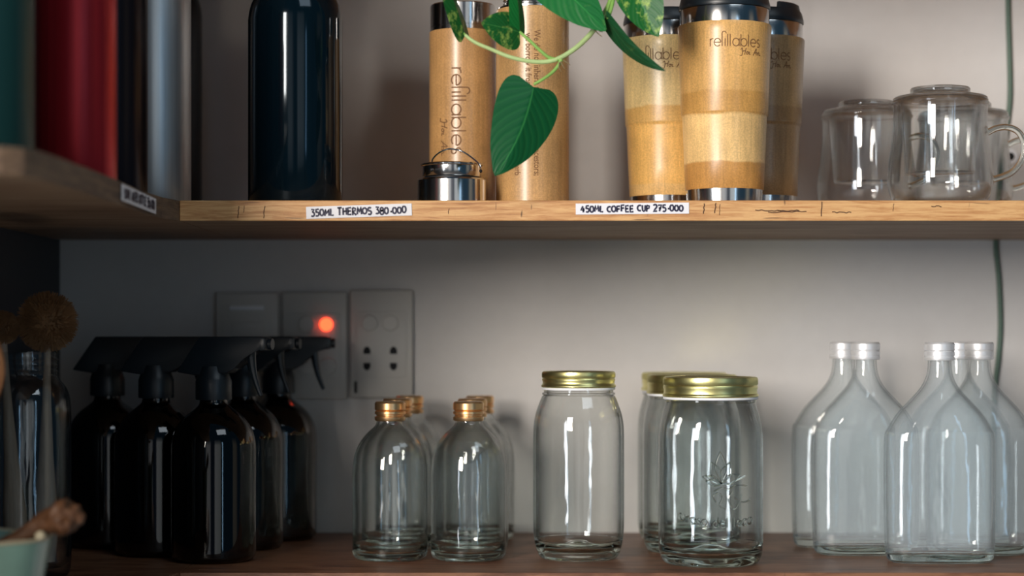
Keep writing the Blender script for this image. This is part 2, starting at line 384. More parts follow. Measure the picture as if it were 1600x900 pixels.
HAND = {  # marker capitals, height 1
 '0': [arc(.3, .45, .3, 90, 450, 12, .42)], 'O': [arc(.32, .45, .34, 100, 460, 12, .4)],
 '1': [[(.3, 0), (.3, 1)]], '2': [arc(.3, .72, .27, 160, -30, 8) + [(0, 0), (.62, .03)]],
 '3': [[(.05, .95), (.5, .95), (.25, .58)] + arc(.27, .3, .28, 80, -140, 8)],
 '4': [[(.35, .95), (0, .35), (.62, .38)], [(.42, .7), (.4, 0)]],
 '5': [[(.55, .95), (.12, .93), (.08, .55)] + arc(.27, .3, .28, 120, -140, 8)],
 '7': [[(0, .9), (.55, .93), (.2, 0)], [(.1, .45), (.5, .5)]],
 '8': [arc(.3, .7, .22, -90, 270, 10), arc(.3, .24, .27, 90, 450, 10)],
 '.': [[(.2, .3), (.36, .36)], [(.2, .38), (.36, .28)]],
 'A': [[(0, 0), (.32, .95), (.6, 0)], [(.1, .35), (.5, .35)]],
 'B': [[(.05, 0), (.05, .95)], [(.05, .95), (.45, .8), (.1, .52), (.55, .25), (.05, 0)]],
 'C': [arc(.38, .45, .38, 60, 300, 10)], 'E': [[(.55, .92), (.05, .9), (.05, .03), (.58, .05)], [(.05, .47), (.5, .5)]],
 'F': [[(.55, .92), (.05, .9), (.05, 0)], [(.05, .47), (.5, .5)]],
 'H': [[(.05, 0), (.05, .95)], [(.58, 0), (.55, .95)], [(.05, .45), (.6, .5)]],
 'L': [[(.08, .95), (.08, .05), (.55, .03)]], 'M': [[(0, 0), (.08, .9), (.35, .3), (.62, .92), (.7, 0)]],
 'P': [[(.05, 0), (.05, .95)], [(.05, .95), (.5, .85), (.45, .55), (.05, .45)]],
 'R': [[(.05, 0), (.05, .95)], [(.05, .95), (.5, .85), (.4, .52), (.05, .47), (.6, 0)]],
 'S': [arc(.3, .7, .25, 30, 240, 8) + arc(.3, .24, .26, 80, -150, 8)],
 'T': [[(-.05, .92), (.65, .95)], [(.3, .95), (.28, 0)]], 'U': [[(.05, .95), (.1, .2), (.3, 0), (.5, .2), (.55, .95)]],
 'W': [[(0, .95), (.15, 0), (.35, .6), (.55, 0), (.72, .95)]],
}
SCRIPT = [  # a loose script "Hoi An", height 1
 curve([(-.15, .75), (.1, 1.0), (.15, .4), (0, -.15), (-.3, -.1)]), curve([(.75, 1.05), (.6, .5), (.5, 0)]), curve([(.1, .45), (.45, .6), (.7, .55)]),
 curve([(.95, .5), (.78, .3), (.9, .05), (1.1, .25), (.95, .5), (1.25, .4)]), curve([(1.35, .5), (1.28, .1), (1.5, .1)]), [(1.42, .78), (1.46, .8)],
 curve([(2.0, -.05), (2.3, .5), (2.6, 1.05), (2.6, .5), (2.62, 0)]), curve([(2.1, .3), (2.6, .42), (2.85, .4)]),
 curve([(2.9, .45), (2.88, 0)]), curve([(2.9, .2), (3.1, .5), (3.25, .3), (3.25, .02), (3.5, .1)]),
]
def layout(text, font, sx=1.0, jit=0, gap=.2, space=.45):
    out = []; x = 0
    for ch in text:
        if ch == ' ': x += space; continue
        if font is GEO: adv, st = GEO[ch]
        else:
            st = HAND[ch]; adv = (max(p[0] for s in st for p in s)+gap)*sx
        dy = random.uniform(-jit, jit); sc = 1+random.uniform(-jit, jit)
        for s in st: out.append([(x+p[0]*sx, p[1]*sc+dy) for p in s])
        x += adv
    return out, x
def ribbons(bm, strokes, w, f, off=0.0):
    """flat ribbons: strokes in (u, v) metres, f maps (u, v) to a point"""
    for st in strokes:
        pts = []
        for a, b in zip(st, st[1:]):
            d = math.hypot(b[0]-a[0], b[1]-a[1]); k = max(1, int(d/.002))
            pts += [(a[0]+(b[0]-a[0])*i/k, a[1]+(b[1]-a[1])*i/k) for i in range(k)]
        pts.append(st[-1])
        n = len(pts); Lh = []; Rh = []
        for i, p in enumerate(pts):
            q0 = pts[max(0, i-1)]; q1 = pts[min(n-1, i+1)]
            dx, dy = q1[0]-q0[0], q1[1]-q0[1]; d = math.hypot(dx, dy) or 1
            nx, ny = -dy/d*w/2, dx/d*w/2
            Lh.append(bm.verts.new(f(p[0]+nx, p[1]+ny))); Rh.append(bm.verts.new(f(p[0]-nx, p[1]-ny)))
        for i in range(n-1): bm.faces.new((Lh[i], Rh[i], Rh[i+1], Lh[i+1]))
def scale_st(st, s, ox=0, oy=0, sx=None): return [[(ox+p[0]*(sx or s), oy+p[1]*s) for p in q] for q in st]

def font_mesh(bm, text, length, height_scale, f):
    """built-in sans text mapped through f(u, v), stretched to a length"""
    cu = bpy.data.curves.new('t', 'FONT'); cu.body = text; cu.size = 1; cu.resolution_u = 3; cu.offset = .012
    o = bpy.data.objects.new('t', cu); COL.objects.link(o)
    bpy.context.view_layer.update()
    me = bpy.data.meshes.new_from_object(o.evaluated_get(bpy.context.evaluated_depsgraph_get()))
    mxx = max(v.co.x for v in me.vertices); s = length/mxx
    vs = [bm.verts.new(f(v.co.x*s, v.co.y*s*height_scale)) for v in me.vertices]
    for p in me.polygons:
        try: bm.faces.new([vs[i] for i in p.vertices])
        except ValueError: pass
    bpy.data.objects.remove(o); bpy.data.curves.remove(cu); bpy.data.meshes.remove(me)

# ================================================================== SETTING
bm = bmesh.new(); box(bm, -1.2, 1.6, DW, DW+.1, 0, 2.8)
o = finish('wall_back', bm, M['wall'], smooth=False); tag(o, 'off white plastered wall behind the shelves', 'wall', kind='structure')
bm = bmesh.new(); box(bm, -.578, -.478, 1.10, DW, 0, 2.8)
o = finish('wall_left', bm, M['wall_dark'], smooth=False); tag(o, 'dark side panel at the left end of the shelves', 'wall', kind='structure')
bm = bmesh.new(); box(bm, -2.6, 2.6, -3.2, DW, -.05, 0)
o = finish('floor', bm, simple('floor_tile', (.2, .19, .18), .5), smooth=False); tag(o, 'grey floor of the room', 'floor', kind='structure')

# ---- shelves
def plank(bm, outline, z0, z1):
    a = [bm.verts.new((x, y, z0)) for x, y in outline]; b = [bm.verts.new((x, y, z1)) for x, y in outline]
    fs = [bm.faces.new(a[::-1]), bm.faces.new(b)]
    n = len(outline)
    for i in range(n):
        j = (i+1) % n; fs.append(bm.faces.new((a[i], a[j], b[j], b[i])))
    bmesh.ops.bevel(bm, geom=list({e for f in fs for e in f.edges}), offset=.0008, segments=2, affect='EDGES', profile=.5)
wing = [(-.478, 1.232), (-.36, 1.233), (-.335, 1.237), (-.3197, 1.245), (-.308, 1.258), (-.3035, 1.275), (-.302, 1.32), (-.3008, 1.41), (-.3015, 1.52), (-.3035, 1.64), (-.3005, 1.71), (-.2925, DF), (-.2925, DW), (-.478, DW)]
main = [(-.2922, DF), (1.1, DF), (1.1, DW), (-.2922, DW)]
up = thing('wooden_shelf', 'upper L-shaped wooden shelf with pale edge holding flasks, cups and mugs', 'shelf', (0, DF, ZC+ZU-.018))
def place(bm, dy, dz):
    for v in bm.verts: v.co -= Vector((0, dy, dz))
bm = bmesh.new(); plank(bm, main, ZC+ZU-.018, ZC+ZU); place(bm, DF, ZC+ZU-.018)
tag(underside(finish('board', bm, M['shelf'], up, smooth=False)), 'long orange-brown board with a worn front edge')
bm = bmesh.new(); plank(bm, wing, ZC+ZU-.018, ZC+ZU); place(bm, DF, ZC+ZU-.018)
tag(underside(finish('side_board', bm, M['shelf_side'], up, smooth=False)), 'darker side board curving toward the viewer')  # paler underside colour stands in for light bounced from below
# saw marks and checks on the front edge
def scratch(pts, w):
    bm = bmesh.new(); ribbons(bm, [pts], w, lambda u, v: Vector((u, -.0003, v-ZU+.018))); finish('scratch_mark', bm, M['mark'], up, smooth=False)
for px, y0, y1, w in [(372, 322, 341, 1.2), (381, 321, 332, .8), (412, 322, 341, 1.2), (1099, 318, 334, 1.6), (1117, 317, 333, 1.5), (1124, 319, 336, .8), (1283, 315, 338, 1.5), (700, 326, 334, .8), (1395, 318, 330, .8)]:
    scratch([(wx(px+random.uniform(-.8, .8)+1.5*i/5, DF), wz(y1+(y0-y1)*i/5, DF)) for i in range(6)], w/1778)
for px, py, ln in [(1180, 329, 40), (1215, 329, 34), (1200, 331, 60), (1300, 332, 30), (1455, 322, 16)]:
    scratch([(wx(px+i*ln/8, DF), wz(py+random.uniform(-1.2, 1.2), DF)) for i in range(9)], 1.4/1778)
# price labels
def price_label(center, ulen, h, ang, text, normal_x=False, label='', th=.62, w=.0016):
    """paper strip on the shelf edge; u along the edge, v up"""
    cx, cy, cz = center; ca, sa = cos(ang), sin(ang)
    def f(u, v, d):
        uu = u*ca-v*sa; vv = u*sa+v*ca
        if normal_x: return Vector((cx+d, cy+uu, cz+vv))
        return Vector((cx+uu, cy-d, cz+vv))
    bm = bmesh.new(); hu, hv = ulen/2, h/2
    A = [bm.verts.new(f(u, v, .0002)) for u, v in ((-hu, -hv), (hu, -hv), (hu, hv), (-hu, hv))]
    B = [bm.verts.new(f(u, v, .0009)) for u, v in ((-hu, -hv), (hu, -hv), (hu, hv), (-hu, hv))]
    bm.faces.new(B)
    bm.faces.new(A[::-1])
    for i in range(4):
        j = (i+1) % 4; bm.faces.new((A[i], A[j], B[j], B[i]))
    p = finish('price_label', bm, M['paper'], up, smooth=False); tag(p, label)
    st, W = layout(text, HAND, jit=.06, gap=.17, space=.5)
    s = h*th; sx = (ulen*.91)/W
    st = scale_st(st, s, -ulen*.455, -s*.46, sx=sx)
    bm = bmesh.new(); ribbons(bm, st, w, lambda u, v: f(u, v, .0012))
    finish('lettering', bm, M['ink'], p, smooth=False)
oz = ZU-.018
price_label((wx(561, DF), 0, wz(330, DF)-oz), .0928, .0106, radians(1.9), '350ML THERMOS 380.000', label='white strip with handwritten 350ML THERMOS 380.000')
price_label((wx(988, DF), 0, wz(326, DF)-oz), .0995, .0097, radians(.5), '450ML COFFEE CUP 275.000', label='white strip with handwritten 450ML COFFEE CUP 275.000')
price_label((-.3008, 1.605-DF, .0089), .145, .0128, radians(-.7), '500ML WATER BOTTLE 350.000', True, 'white strip with small handwriting on the side board', w=.0021)

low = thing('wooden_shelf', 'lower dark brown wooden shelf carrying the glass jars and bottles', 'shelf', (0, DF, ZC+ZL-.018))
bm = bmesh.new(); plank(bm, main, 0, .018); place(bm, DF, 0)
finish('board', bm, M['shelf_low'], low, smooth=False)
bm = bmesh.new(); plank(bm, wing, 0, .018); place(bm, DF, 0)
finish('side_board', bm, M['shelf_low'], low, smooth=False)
# added unseen shelf: carries the trailing plant and shades the upper wall
top = thing('wooden_shelf', 'added wooden shelf, unseen above the picture, shading the upper wall', 'shelf', (0, DF, ZC+.40))
bm = bmesh.new(); box(bm, -.478, 1.1, 0, DW-DF, 0, .018, .0008)
finish('board', bm, M['shelf'], top, smooth=False)

# ================================================================== WALL PLATES
def rot_y(bm, verts): pass
def disc(bm, x, z, r, y0, y1, seg=24, dome=0):
    """short cylinder along -y"""
    a = [bm.verts.new((x+r*cos(2*pi*i/seg), y0, z+r*sin(2*pi*i/seg))) for i in range(seg)]
    b = [bm.verts.new((x+r*.92*cos(2*pi*i/seg), y1, z+r*.92*sin(2*pi*i/seg))) for i in range(seg)]
    c = bm.verts.new((x, y1-dome, z))
    for i in range(seg):
        j = (i+1) % seg
        bm.faces.new((a[i], a[j], b[j], b[i])); bm.faces.new((b[i], b[j], c))
    bm.faces.new(a[::-1])
def plate_thing(name, label, cat, x0, x1, y0, y1):
    D = DW-.008; cx = (x0+x1)/2; cy = (y0+y1)/2
    t = thing(name, label, cat, (wx(cx, D), DW, ZC+wz(cy, D)))
    hw, hh = (x1-x0)/2*D/F, (y1-y0)/2*D/F
    bm = bmesh.new(); box(bm, -hw, hw, -.009, -.0003, -hh, hh, .0022)
    p = finish('plate', bm, M['plate'], t)
    bm = bmesh.new(); box(bm, -hw*.80, hw*.80, -.0102, -.0085, -hh*.62, hh*.6, .0006)
    finish('insert', bm, M['plate'], t)
    return t, (lambda px, py: ((px-cx)*D/F, (cy-py)*D/F))
t, q = plate_thing('wall_plate', 'grey blank wall plate left of the switch with the red light', 'wall plate', 337, 435, 457, 626)
bm = bmesh.new(); x, z = q(385, 481); box(bm, -.018, .018, -.0125, -.0098, z-.0022, z+.0022, .0008); finish('ridge', bm, M['gasket'], t)
bm = bmesh.new(); x, z = q(387, 515); box(bm, -.016, .018, -.012, -.0098, z-.016, z+.008, .0012); finish('rocker', bm, M['plate'], t)
t, q = plate_thing('light_switch', 'grey wall switch with a glowing red indicator, between two other plates', 'switch', 441, 542, 456, 624)
for (px, py) in [(480, 507), (480, 572), (513, 572)]:
    bm = bmesh.new(); x, z = q(px, py); disc(bm, x, z, .0092, -.010, -.0135, dome=.0008); finish('button', bm, M['plate'], t)
bm = bmesh.new(); x, z = q(510, 507); disc(bm, x, z, .0070, -.010, -.0132, dome=.003); tag(finish('indicator_light', bm, M['led'], t), 'glowing red round light')
t, q = plate_thing('power_socket', 'grey wall socket with four dark pin holes, rightmost of three plates', 'socket', 547, 645, 453, 622)
for (px, py) in [(578, 505), (610, 505)]:
    bm = bmesh.new(); x, z = q(px, py); disc(bm, x, z, .0086, -.010, -.0128, dome=.0006); finish('button', bm, M['plate'], t)
for (px, py, s) in [(573.5, 548, 1), (615, 548, 1), (573.5, 572, -1), (615, 572, -1)]:
    bm = bmesh.new(); x, z = q(px, py)
    ppts = [(x-.0036, z-.0034*s), (x+.0036, z-.0034*s), (x+.0038, z+.0006*s), (x+.0018, z+.0042*s), (x-.0018, z+.0042*s), (x-.0038, z+.0006*s)]
    prism(bm, ppts, -.0108, -.0095); finish('pin_hole', bm, M['hole'], t, smooth=False)
bm = bmesh.new(); x, z = q(556, 605); box(bm, x-.0014, x+.0014, -.0105, -.0085, z-.006, z+.006, .0004); finish('side_tab', bm, M['hole'], t)

# cord and wall plug
bm = bmesh.new()
cp = [(1574, -260), (1575, 0), (1577, 80), (1578, 150), (1573, 200), (1562, 290), (1556, 375), (1561, 440), (1563, 510), (1560, 560), (1554, 620), (1552, 760), (1556, 834)]
Dc = DW-.0035
tube(bm, [P(a, b, Dc) for a, b in curve(cp, 6)], .0026, 10)
tag(finish('hanging_cord', bm, M['cord']), 'dark green cord hanging down the wall at the right', 'cord')
t = thing('wall_plug', 'small round pale wall fitting with dark centre beside the hanging cord', 'wall fitting', (wx(1578, DW), DW, ZC+wz(245, DW)))
bm = bmesh.new(); disc(bm, 0, 0, .0082, -.0002, -.003); finish('rim', bm, M['gasket'], t)
bm = bmesh.new(); disc(bm, 0, 0, .0042, -.003, -.0034); finish('hole', bm, M['hole'], t)

# ================================================================== METAL BOTTLES (upper shelf)
def metal_bottle(label, px_c, D, r, hs, m, group=None):
    """hs: height of the straight body above the shelf"""
    t = thing('metal_bottle', label, 'bottle', (wx(px_c, D), D, ZC+ZU))
    bm = bmesh.new()
    lathe(bm, [(0, .0008), (r-.006, .0008), (r-.003, 0), (r-.001, .001), (r, .003), (r, hs-.004)] + [(r*(1-.02*i), hs+.002*i+.0015*i) for i in range(1, 4)] + [(r*.86, hs+.018), (r*.74, hs+.028), (r*.66, hs+.034), (r*.64, hs+.040), (0, hs+.040)], 96)
    finish('body', bm, m, t, sharp=50)
    bm = bmesh.new(); z = hs+.0402; rc = r*.72
    lathe(bm, [(0, z), (rc, z), (rc+.0008, z+.002), (rc+.0008, z+.016), (rc-.002, z+.018), (0, z+.018)], 64); finish('cap', bm, M['blackplastic'], t)
    bm = bmesh.new(); tube(bm, [(rc*.75*cos(a), 0, z+.0178+.006*sin(a)) for a in [pi*i/12 for i in range(13)]], .0022, 8); finish('carry_loop', bm, M['blackplastic'], t)
    return t
metal_bottle('dark green metal bottle at the far left of the upper shelf', 53-.0375*F/1.42, 1.42, .0375, .19, M['green'])
metal_bottle('red metal bottle between the dark green and the black bottle', 117.5, 1.55, .0322, .19, M['red'])
metal_bottle('black metal bottle between the red and the silver bottle', 230-.034*F/1.70, 1.70, .034, .19, M['black'])
metal_bottle('brushed silver metal bottle between black bottle and dark blue bottle', 298-.0345*F/1.85, 1.85, .0345, .205, M['steel_brush'])
metal_bottle('dark blue metal bottle mostly hidden behind the silver bottle', 315-.037*F/2.0, 2.0, .037, .206, M['navy2'])
metal_bottle('glossy navy metal bottle standing alone left of the bamboo flasks', 461.5, 1.82, .043, .172, M['navy'])

# ================================================================== BAMBOO FLASKS
def on_cyl(r, th0, zb):
    """u around the cylinder (to the right), v up, th0 = bearing of u=0 from the camera side"""
    def f(u, v):
        a = th0+u/r; return Vector((r*sin(a), -r*cos(a), zb+v))
    return f
# flask 1
D1 = 1.9; r1 = .0318
t = thing('bamboo_flask', 'bamboo thermos flask with steel cap and vertical refillables lettering', 'flask', (wx(723, D1), D1, ZC+ZU))
hb = wz(51, D1)-ZU
bm = bmesh.new(); lathe(bm, [(0, 0), (r1-.001, 0), (r1, .001), (r1, hb-.0006), (r1-.0006, hb), (0, hb)], 96); finish('bamboo_body', bm, M['bamboo'], t)
bm = bmesh.new(); ht = wz(9, D1)-ZU; rc = r1-.0009
lathe(bm, [(0, hb), (rc, hb), (rc, hb+.0028), (rc-.0006, hb+.003), (rc-.0006, hb+.0042), (rc, hb+.0044), (rc, ht-.001), (rc-.001, ht), (0, ht)], 96); tag(finish('cap', bm, M['steel'], t), 'polished steel cap')
bm = bmesh.new(); sc = 1.868/F; xh = 15*sc
st, W = layout('refillables', GEO); s = xh; st = scale_st(st, s, sx=136*sc/W)
ang = asin((707-723)/ (r1*F/D1))
f = lambda u, v, a0=ang: Vector(((r1+.0002)*sin(a0+v/r1), -(r1+.0002)*cos(a0+v/r1), wz(113, D1)-ZU-u))
ribbons(bm, st, .0013, f)
st2 = scale_st(SCRIPT, 11*sc, 82*sc, 0, sx=15.5*sc)
ang2 = asin((691-723)/(r1*F/D1)); f2 = lambda u, v: f(u, v, ang2)
ribbons(bm, st2, .0010, f2)
tag(finish('lettering', bm, M['engrave'], t, smooth=False), 'burnt brown word refillables running down the flask')
# flask 2
D2 = 1.84; r2 = .0337
t = thing('bamboo_flask', 'open bamboo thermos flask with a printed proverb behind the heart-shaped leaf', 'flask', (wx(832, D2), D2, ZC+ZU))
hb = wz(17, D2)-ZU
bm = bmesh.new(); lathe(bm, [(0, 0), (r2-.001, 0), (r2, .001), (r2, hb-.0006), (r2-.0006, hb), (0, hb)], 96); finish('bamboo_body', bm, M['bamboo2'], t)
bm = bmesh.new()
z0 = hb; prof = [(0, z0), (r2-.0012, z0), (r2-.0012, z0+.0016), (r2-.004, z0+.0022), (r2-.006, z0+.0026)]
for i in range(4): prof += [(r2-.0075, z0+.004+i*.0035), (r2-.0062, z0+.0052+i*.0035), (r2-.0075, z0+.0064+i*.0035)]
prof += [(r2-.0075, z0+.024), (r2-.0095, z0+.0245), (r2-.0095, z0+.004), (0, z0+.004)]
lathe(bm, prof, 96); tag(finish('threaded_neck', bm, M['steel'], t), 'steel screw neck')
bm = bmesh.new(); s2 = (D2-r2)/F
for px, txt, y0, y1 in [(834, 'We do not inherit the earth from our ancestors;', 55, 283), (821, 'we borrow it from our children.', 60, 205), (804.5, 'Native American Proverb', 165, 280)]:
    a0 = asin((px-832)/(r2*F/D2))
    font_mesh(bm, txt, (y1-y0)*s2, 1.25, lambda u, v: Vector(((r2+.0002)*sin(a0+v/r2), -(r2+.0002)*cos(a0+v/r2), wz(y0, D2)-ZU-u)))
tag(finish('lettering', bm, M['engrave'], t, smooth=False), 'small burnt brown proverb running down the flask')
# strainer lid
D3 = 1.80
t = thing('tea_strainer', 'steel strainer lid with wire handle in front of the bamboo flask', 'strainer', (wx(706, D3), D3, ZC+ZU))
k = D3/F; za = wz(280, D3)-ZU; zb = wz(256, D3)-ZU
bm = bmesh.new(); R = 54*k; lathe(bm, [(0, 0), (R-.0008, 0), (R, .0008), (R, za-.0015), (R-.0012, za), (0, za)], 80); finish('base', bm, M['steel'], t)
bm = bmesh.new(); R = 44*k; lathe(bm, [(0, za), (R-.001, za), (R-.001, za+.0016), (0, za+.0016)], 64); finish('gasket', bm, M['black_rubber'], t)
bm = bmesh.new(); R = 46*k; z1 = za+.0017; lathe(bm, [(0, z1), (R-.0006, z1), (R, z1+.001), (R, zb-.0026), (R+.0014, zb-.0020), (R+.0016, zb-.0008), (R+.0006, zb), (R-.003, zb-.0006), (R-.004, zb-.004), (0, zb-.004)], 80); finish('strainer_cup', bm, M['steel'], t)
bm = bmesh.new()
hp = curve([(-30, 262), (-29, 252), (-20, 242), (-8, 236), (0, 235), (6, 236), (15, 238), (28, 246), (42, 258), (46, 266)], 5)
tube(bm, [(x*k, -.022+.008*cos(x/30), wz(y, D3)-ZU) for x, y in hp], .00075, 8); finish('wire_handle', bm, M['steel'], t)
for x in (-30, 45):
    bm = bmesh.new(); th = asin(max(-.98, min(.98, x/46))); xx = R*sin(th); yy = -R*cos(th)
    bmesh.ops.create_uvsphere(bm, u_segments=12, v_segments=8, radius=.0017)
    for v in bm.verts: v.co = Vector((v.co.x+xx, v.co.y+yy, v.co.z+zb-.007))
    finish('rivet', bm, M['black_rubber'], t)

# ================================================================== COFFEE CUPS
def coffee_cup(label, px, D, m, a_start):
    t = thing('coffee_cup', label, 'cup', (wx(px, D), D, ZC+ZU))
    D0 = 1.80; h = lambda y: wz(y, D0)-ZU; k = D0/F
    bm = bmesh.new(); lathe(bm, [(0, 0), (58*k, 0), (59*k, .0006), (60*k, h(298)), (0, h(298))], 80); finish('steel_base', bm, M['steel'], t)
    bm = bmesh.new()
    lathe(bm, [(0, h(298)), (60.3*k, h(298)), (61.3*k, h(296.5)), (63*k, h(255)), (65.8*k, h(186)), (66.2*k, h(183.5)), (67.6*k, h(181.5)), (68*k, h(179)), (70*k, h(120)), (72.3*k, h(60)), (73*k, h(44)), (72*k, h(42)), (0, h(42))], 96)
    finish('bamboo_body', bm, m, t, sharp=50)
    bm = bmesh.new(); lathe(bm, [(0, h(42)), (69.6*k, h(42)), (69.8*k, h(19)), (69*k, h(17)), (0, h(17))], 96); finish('steel_collar', bm, M['steel'], t)
    # lid: sloped brim, recessed top with a sip opening in the raised rim
    bm = bmesh.new()
    zt = h(17); prof = [(0, zt), (71*k, zt), (71.6*k, zt+.001), (71*k, zt+.0035), (68.5*k, zt+.0095), (66*k, zt+.0118), (60*k, zt+.0125), (57*k, zt+.0105), (0, zt+.0095)]
    lathe(bm, prof, 96); lid = finish('lid', bm, M['blackplastic'], t)
    bm = bmesh.new(); seg = 60; ri, ro = 52*k, 66*k; z0, z1 = zt+.0112, zt+.0178
    a0, a1 = radians(-66), radians(246)   # gap faces the viewer
    rr = []
    for i in range(seg+1):
        a = a0+(a1-a0)*i/seg; rr.append([bm.verts.new((q*cos(a), q*sin(a), z)) for q, z in ((ro, z0), (ro-.0012, z1-.001), (ro-.003, z1), (ri+.001, z1), (ri, z0))])
    for i in range(seg):
        for j in range(5):
            jj = (j+1) % 5; bm.faces.new((rr[i][j], rr[i][jj], rr[i+1][jj], rr[i+1][j]))
    bm.faces.new(rr[0]); bm.faces.new(rr[-1][::-1])
    finish('sip_ridge', bm, M['blackplastic'], lid)
    # lettering on the cup side (radius follows the taper)
    def rad(z):
        zA, zB = h(120), h(44); return (70+3*(z-zA)/(zB-zA))*k+.00025
    kk = (D0-.042)/F; zb = h(82)
    st, W = layout('refillables', GEO); st = scale_st(st, 12*kk, sx=.0485/W)
    bm = bmesh.new()
    f = lambda u, v: Vector((rad(zb+v)*sin(a_start+u/.042), -rad(zb+v)*cos(a_start+u/.042), zb+v))
    ribbons(bm, st, .0008, f)
    st2 = scale_st(SCRIPT, 10*kk, .0285, -13*kk, sx=10.5*kk); ribbons(bm, st2, .0007, f)
    finish('lettering', bm, M['engrave'], t, smooth=False)
    return t
coffee_cup('large bamboo fibre coffee cup in front, full steel collar and refillables lettering showing', 1132, 1.80, M['cupA'], radians(-23.7))
coffee_cup('yellowish bamboo coffee cup behind left, partly under the long narrow leaf', 1042, 1.885, M['cupB'], radians(-47))
coffee_cup('bamboo coffee cup in painted shade behind right of the front cup', 1187, 1.885, M['cupC'], radians(-30))

# ================================================================== GLASS MUGS
def make_mug(label, X, D, rz=0):
    t = thing('glass_mug', label, 'mug', (X, D, ZC+ZU), rz, 'glass tea mugs on the upper shelf')
    z = wz(160, 1.82)-ZU
    outer = smoothprof([(.034, .0005), (.040, .0025), (.0455, .010), (.0478, .022), (.0468, .036), (.0442, .055), (.0425, .072), (.0425, z-.006), (.0438, z-.003), (.0442, z-.001)], 5)
    inner = smoothprof([(.0418, z-.001), (.041, z-.006), (.0408, .072), (.0425, .055), (.045, .036), (.046, .022), (.0437, .012), (.038, .0055), (.030, .0035)], 5)
    bm = bmesh.new(); lathe(bm, [(0, .0005)]+outer+[(.043, z)]+inner+[(0, .0032)], 80); finish('mug_body', bm, M['glass_mug'], t, sharp=60)
    bm = bmesh.new()
    hp = curve([(.0420, .066), (.0500, .0700), (.060, .0710), (.070, .0665), (.0755, .055), (.0735, .042), (.0655, .031), (.0555, .026), (.0465, .0235)], 6)
    tube(bm, [(x, 0, zz) for x, zz in hp], .0030, 12); finish('handle', bm, M['glass_thick'], t)
    zi = .028
    io = [(0, zi), (.029, zi), (.0312, zi+.0014), (.0318, zi+.004), (.0355, z-.012), (.0362, z-.004), (.0395, z+.0002), (.0425, z+.0006), (.0432, z+.0014), (.0425, z+.0026)]
    ii = [(.040, z+.0026), (.0352, z-.001), (.0342, z-.006), (.0340, z-.012), (.0303, zi+.005), (.0285, zi+.0022), (0, zi+.002)]
    bm = bmesh.new(); lathe(bm, io+ii, 80); finish('glass_infuser', bm, M['glass_mug'], t, sharp=50)
    zl = z+.0027
    bm = bmesh.new(); lathe(bm, [(0, zl), (.0405, zl), (.0425, zl+.0008), (.0410, zl+.0022), (.034, zl+.0036), (.0285, zl+.0048), (.0268, zl+.0066), (.0272, zl+.0088), (.0262, zl+.0104), (.022, zl+.0110), (0, zl+.0108)], 80)
    lathe(bm, [(0, zl+.0090), (.021, zl+.0092), (.0250, zl+.0082), (.0248, zl+.0062), (.030, zl+.0026), (0, zl+.0018)], 80)
    finish('glass_lid', bm, M['glass_mug'], t, sharp=60)
    return t
mg = make_mug('lidded glass mug in front, whole body and curved handle showing', wx(1469, 1.82), 1.82, radians(-6))
dup(mg, (wx(1354, 1.93), 1.93, ZC+ZU), radians(-40), 'lidded glass mug at left in the coffee cup shadow')
dup(mg, (wx(1505, 1.943), 1.943, ZC+ZU), radians(-12), 'lidded glass mug behind, next to the hanging cord')

# ================================================================== LOWER SHELF
BZ = ZC+ZL
def threads(r, z0, z1, n, d):
    out = []
    for i in range(n):
        a = z0+(z1-z0)*i/n; b = z0+(z1-z0)*(i+.5)/n
        out += [(r-d, a), (r-d*.2, a+(b-a)*.5), (r, b), (r-d*.2, b+(b-a)*.4)]
    return out
# small bottles with copper caps
def copper_bottle(label, X, D):
    t = thing('glass_bottle', label, 'bottle', (X, D, BZ), 0, 'clear bottles with copper caps')
    R = .0350; k = 1.857/F; H = .2098-.0627   # to cap top
    zc = H-30*k                                # cap bottom
    outer = smoothprof([(.026, .0006), (.0305, .0008), (.0335, .003), (R, .0085), (R, .030), (R, .062), (R, .082), (.0332, .097), (.0285, .1085), (.0215, .1175), (.0150, .1235), (.0128, .127), (.0124, .131)], 5)
    inner = [(max(.0, a-.0016), b) for a, b in outer if b > .012][::-1]
    bm = bmesh.new()
    lathe(bm, [(0, .0045), (.016, .0035)]+outer+[(.0124, H-.003), (.0108, H-.003), (.0108, .131)]+inner+smoothprof([(.0325, .0120), (.029, .0078), (.018, .0090), (.008, .0115), (0, .0122)], 4), 64)
    solid_base(finish('glass_body', bm, M['glass'], t, sharp=60), .0155)
    bm = bmesh.new(); rc = 24*k
    lathe(bm, [(.0128, zc-.0004), (rc-.0006, zc), (rc, zc+.001), (rc, zc+.0035), (rc-.0018, zc+.0043), (rc-.0018, zc+.0054), (rc, zc+.0062), (rc, zc+.0085), (rc-.0016, zc+.0092), (rc, zc+.0104), (rc, H-.0018), (rc-.0010, H-.0004), (rc-.0022, H), (0, H-.0003)], 64, caps=False)
    tag(finish('screw_cap', bm, M['copper'], t), 'ridged copper screw cap')
    return t
c0 = copper_bottle('clear glass bottle with copper cap, front of the left file', wx(609.5, 1.857), 1.857)
for (px, D, lab) in [(621, 1.942, 'clear glass bottle with copper cap, middle of the left file'), (640, 2.03, 'clear glass bottle with copper cap, rear of the left file by the wall'),
                     (732, 1.857, 'clear glass bottle with copper cap, front of the right file'), (738, 1.942, 'clear glass bottle with copper cap, middle of the right file'), (750, 2.03, 'clear glass bottle with copper cap, rear of the right file by the wall')]:
    dup(c0, (wx(px, D), D, BZ), random.uniform(0, 6), lab)

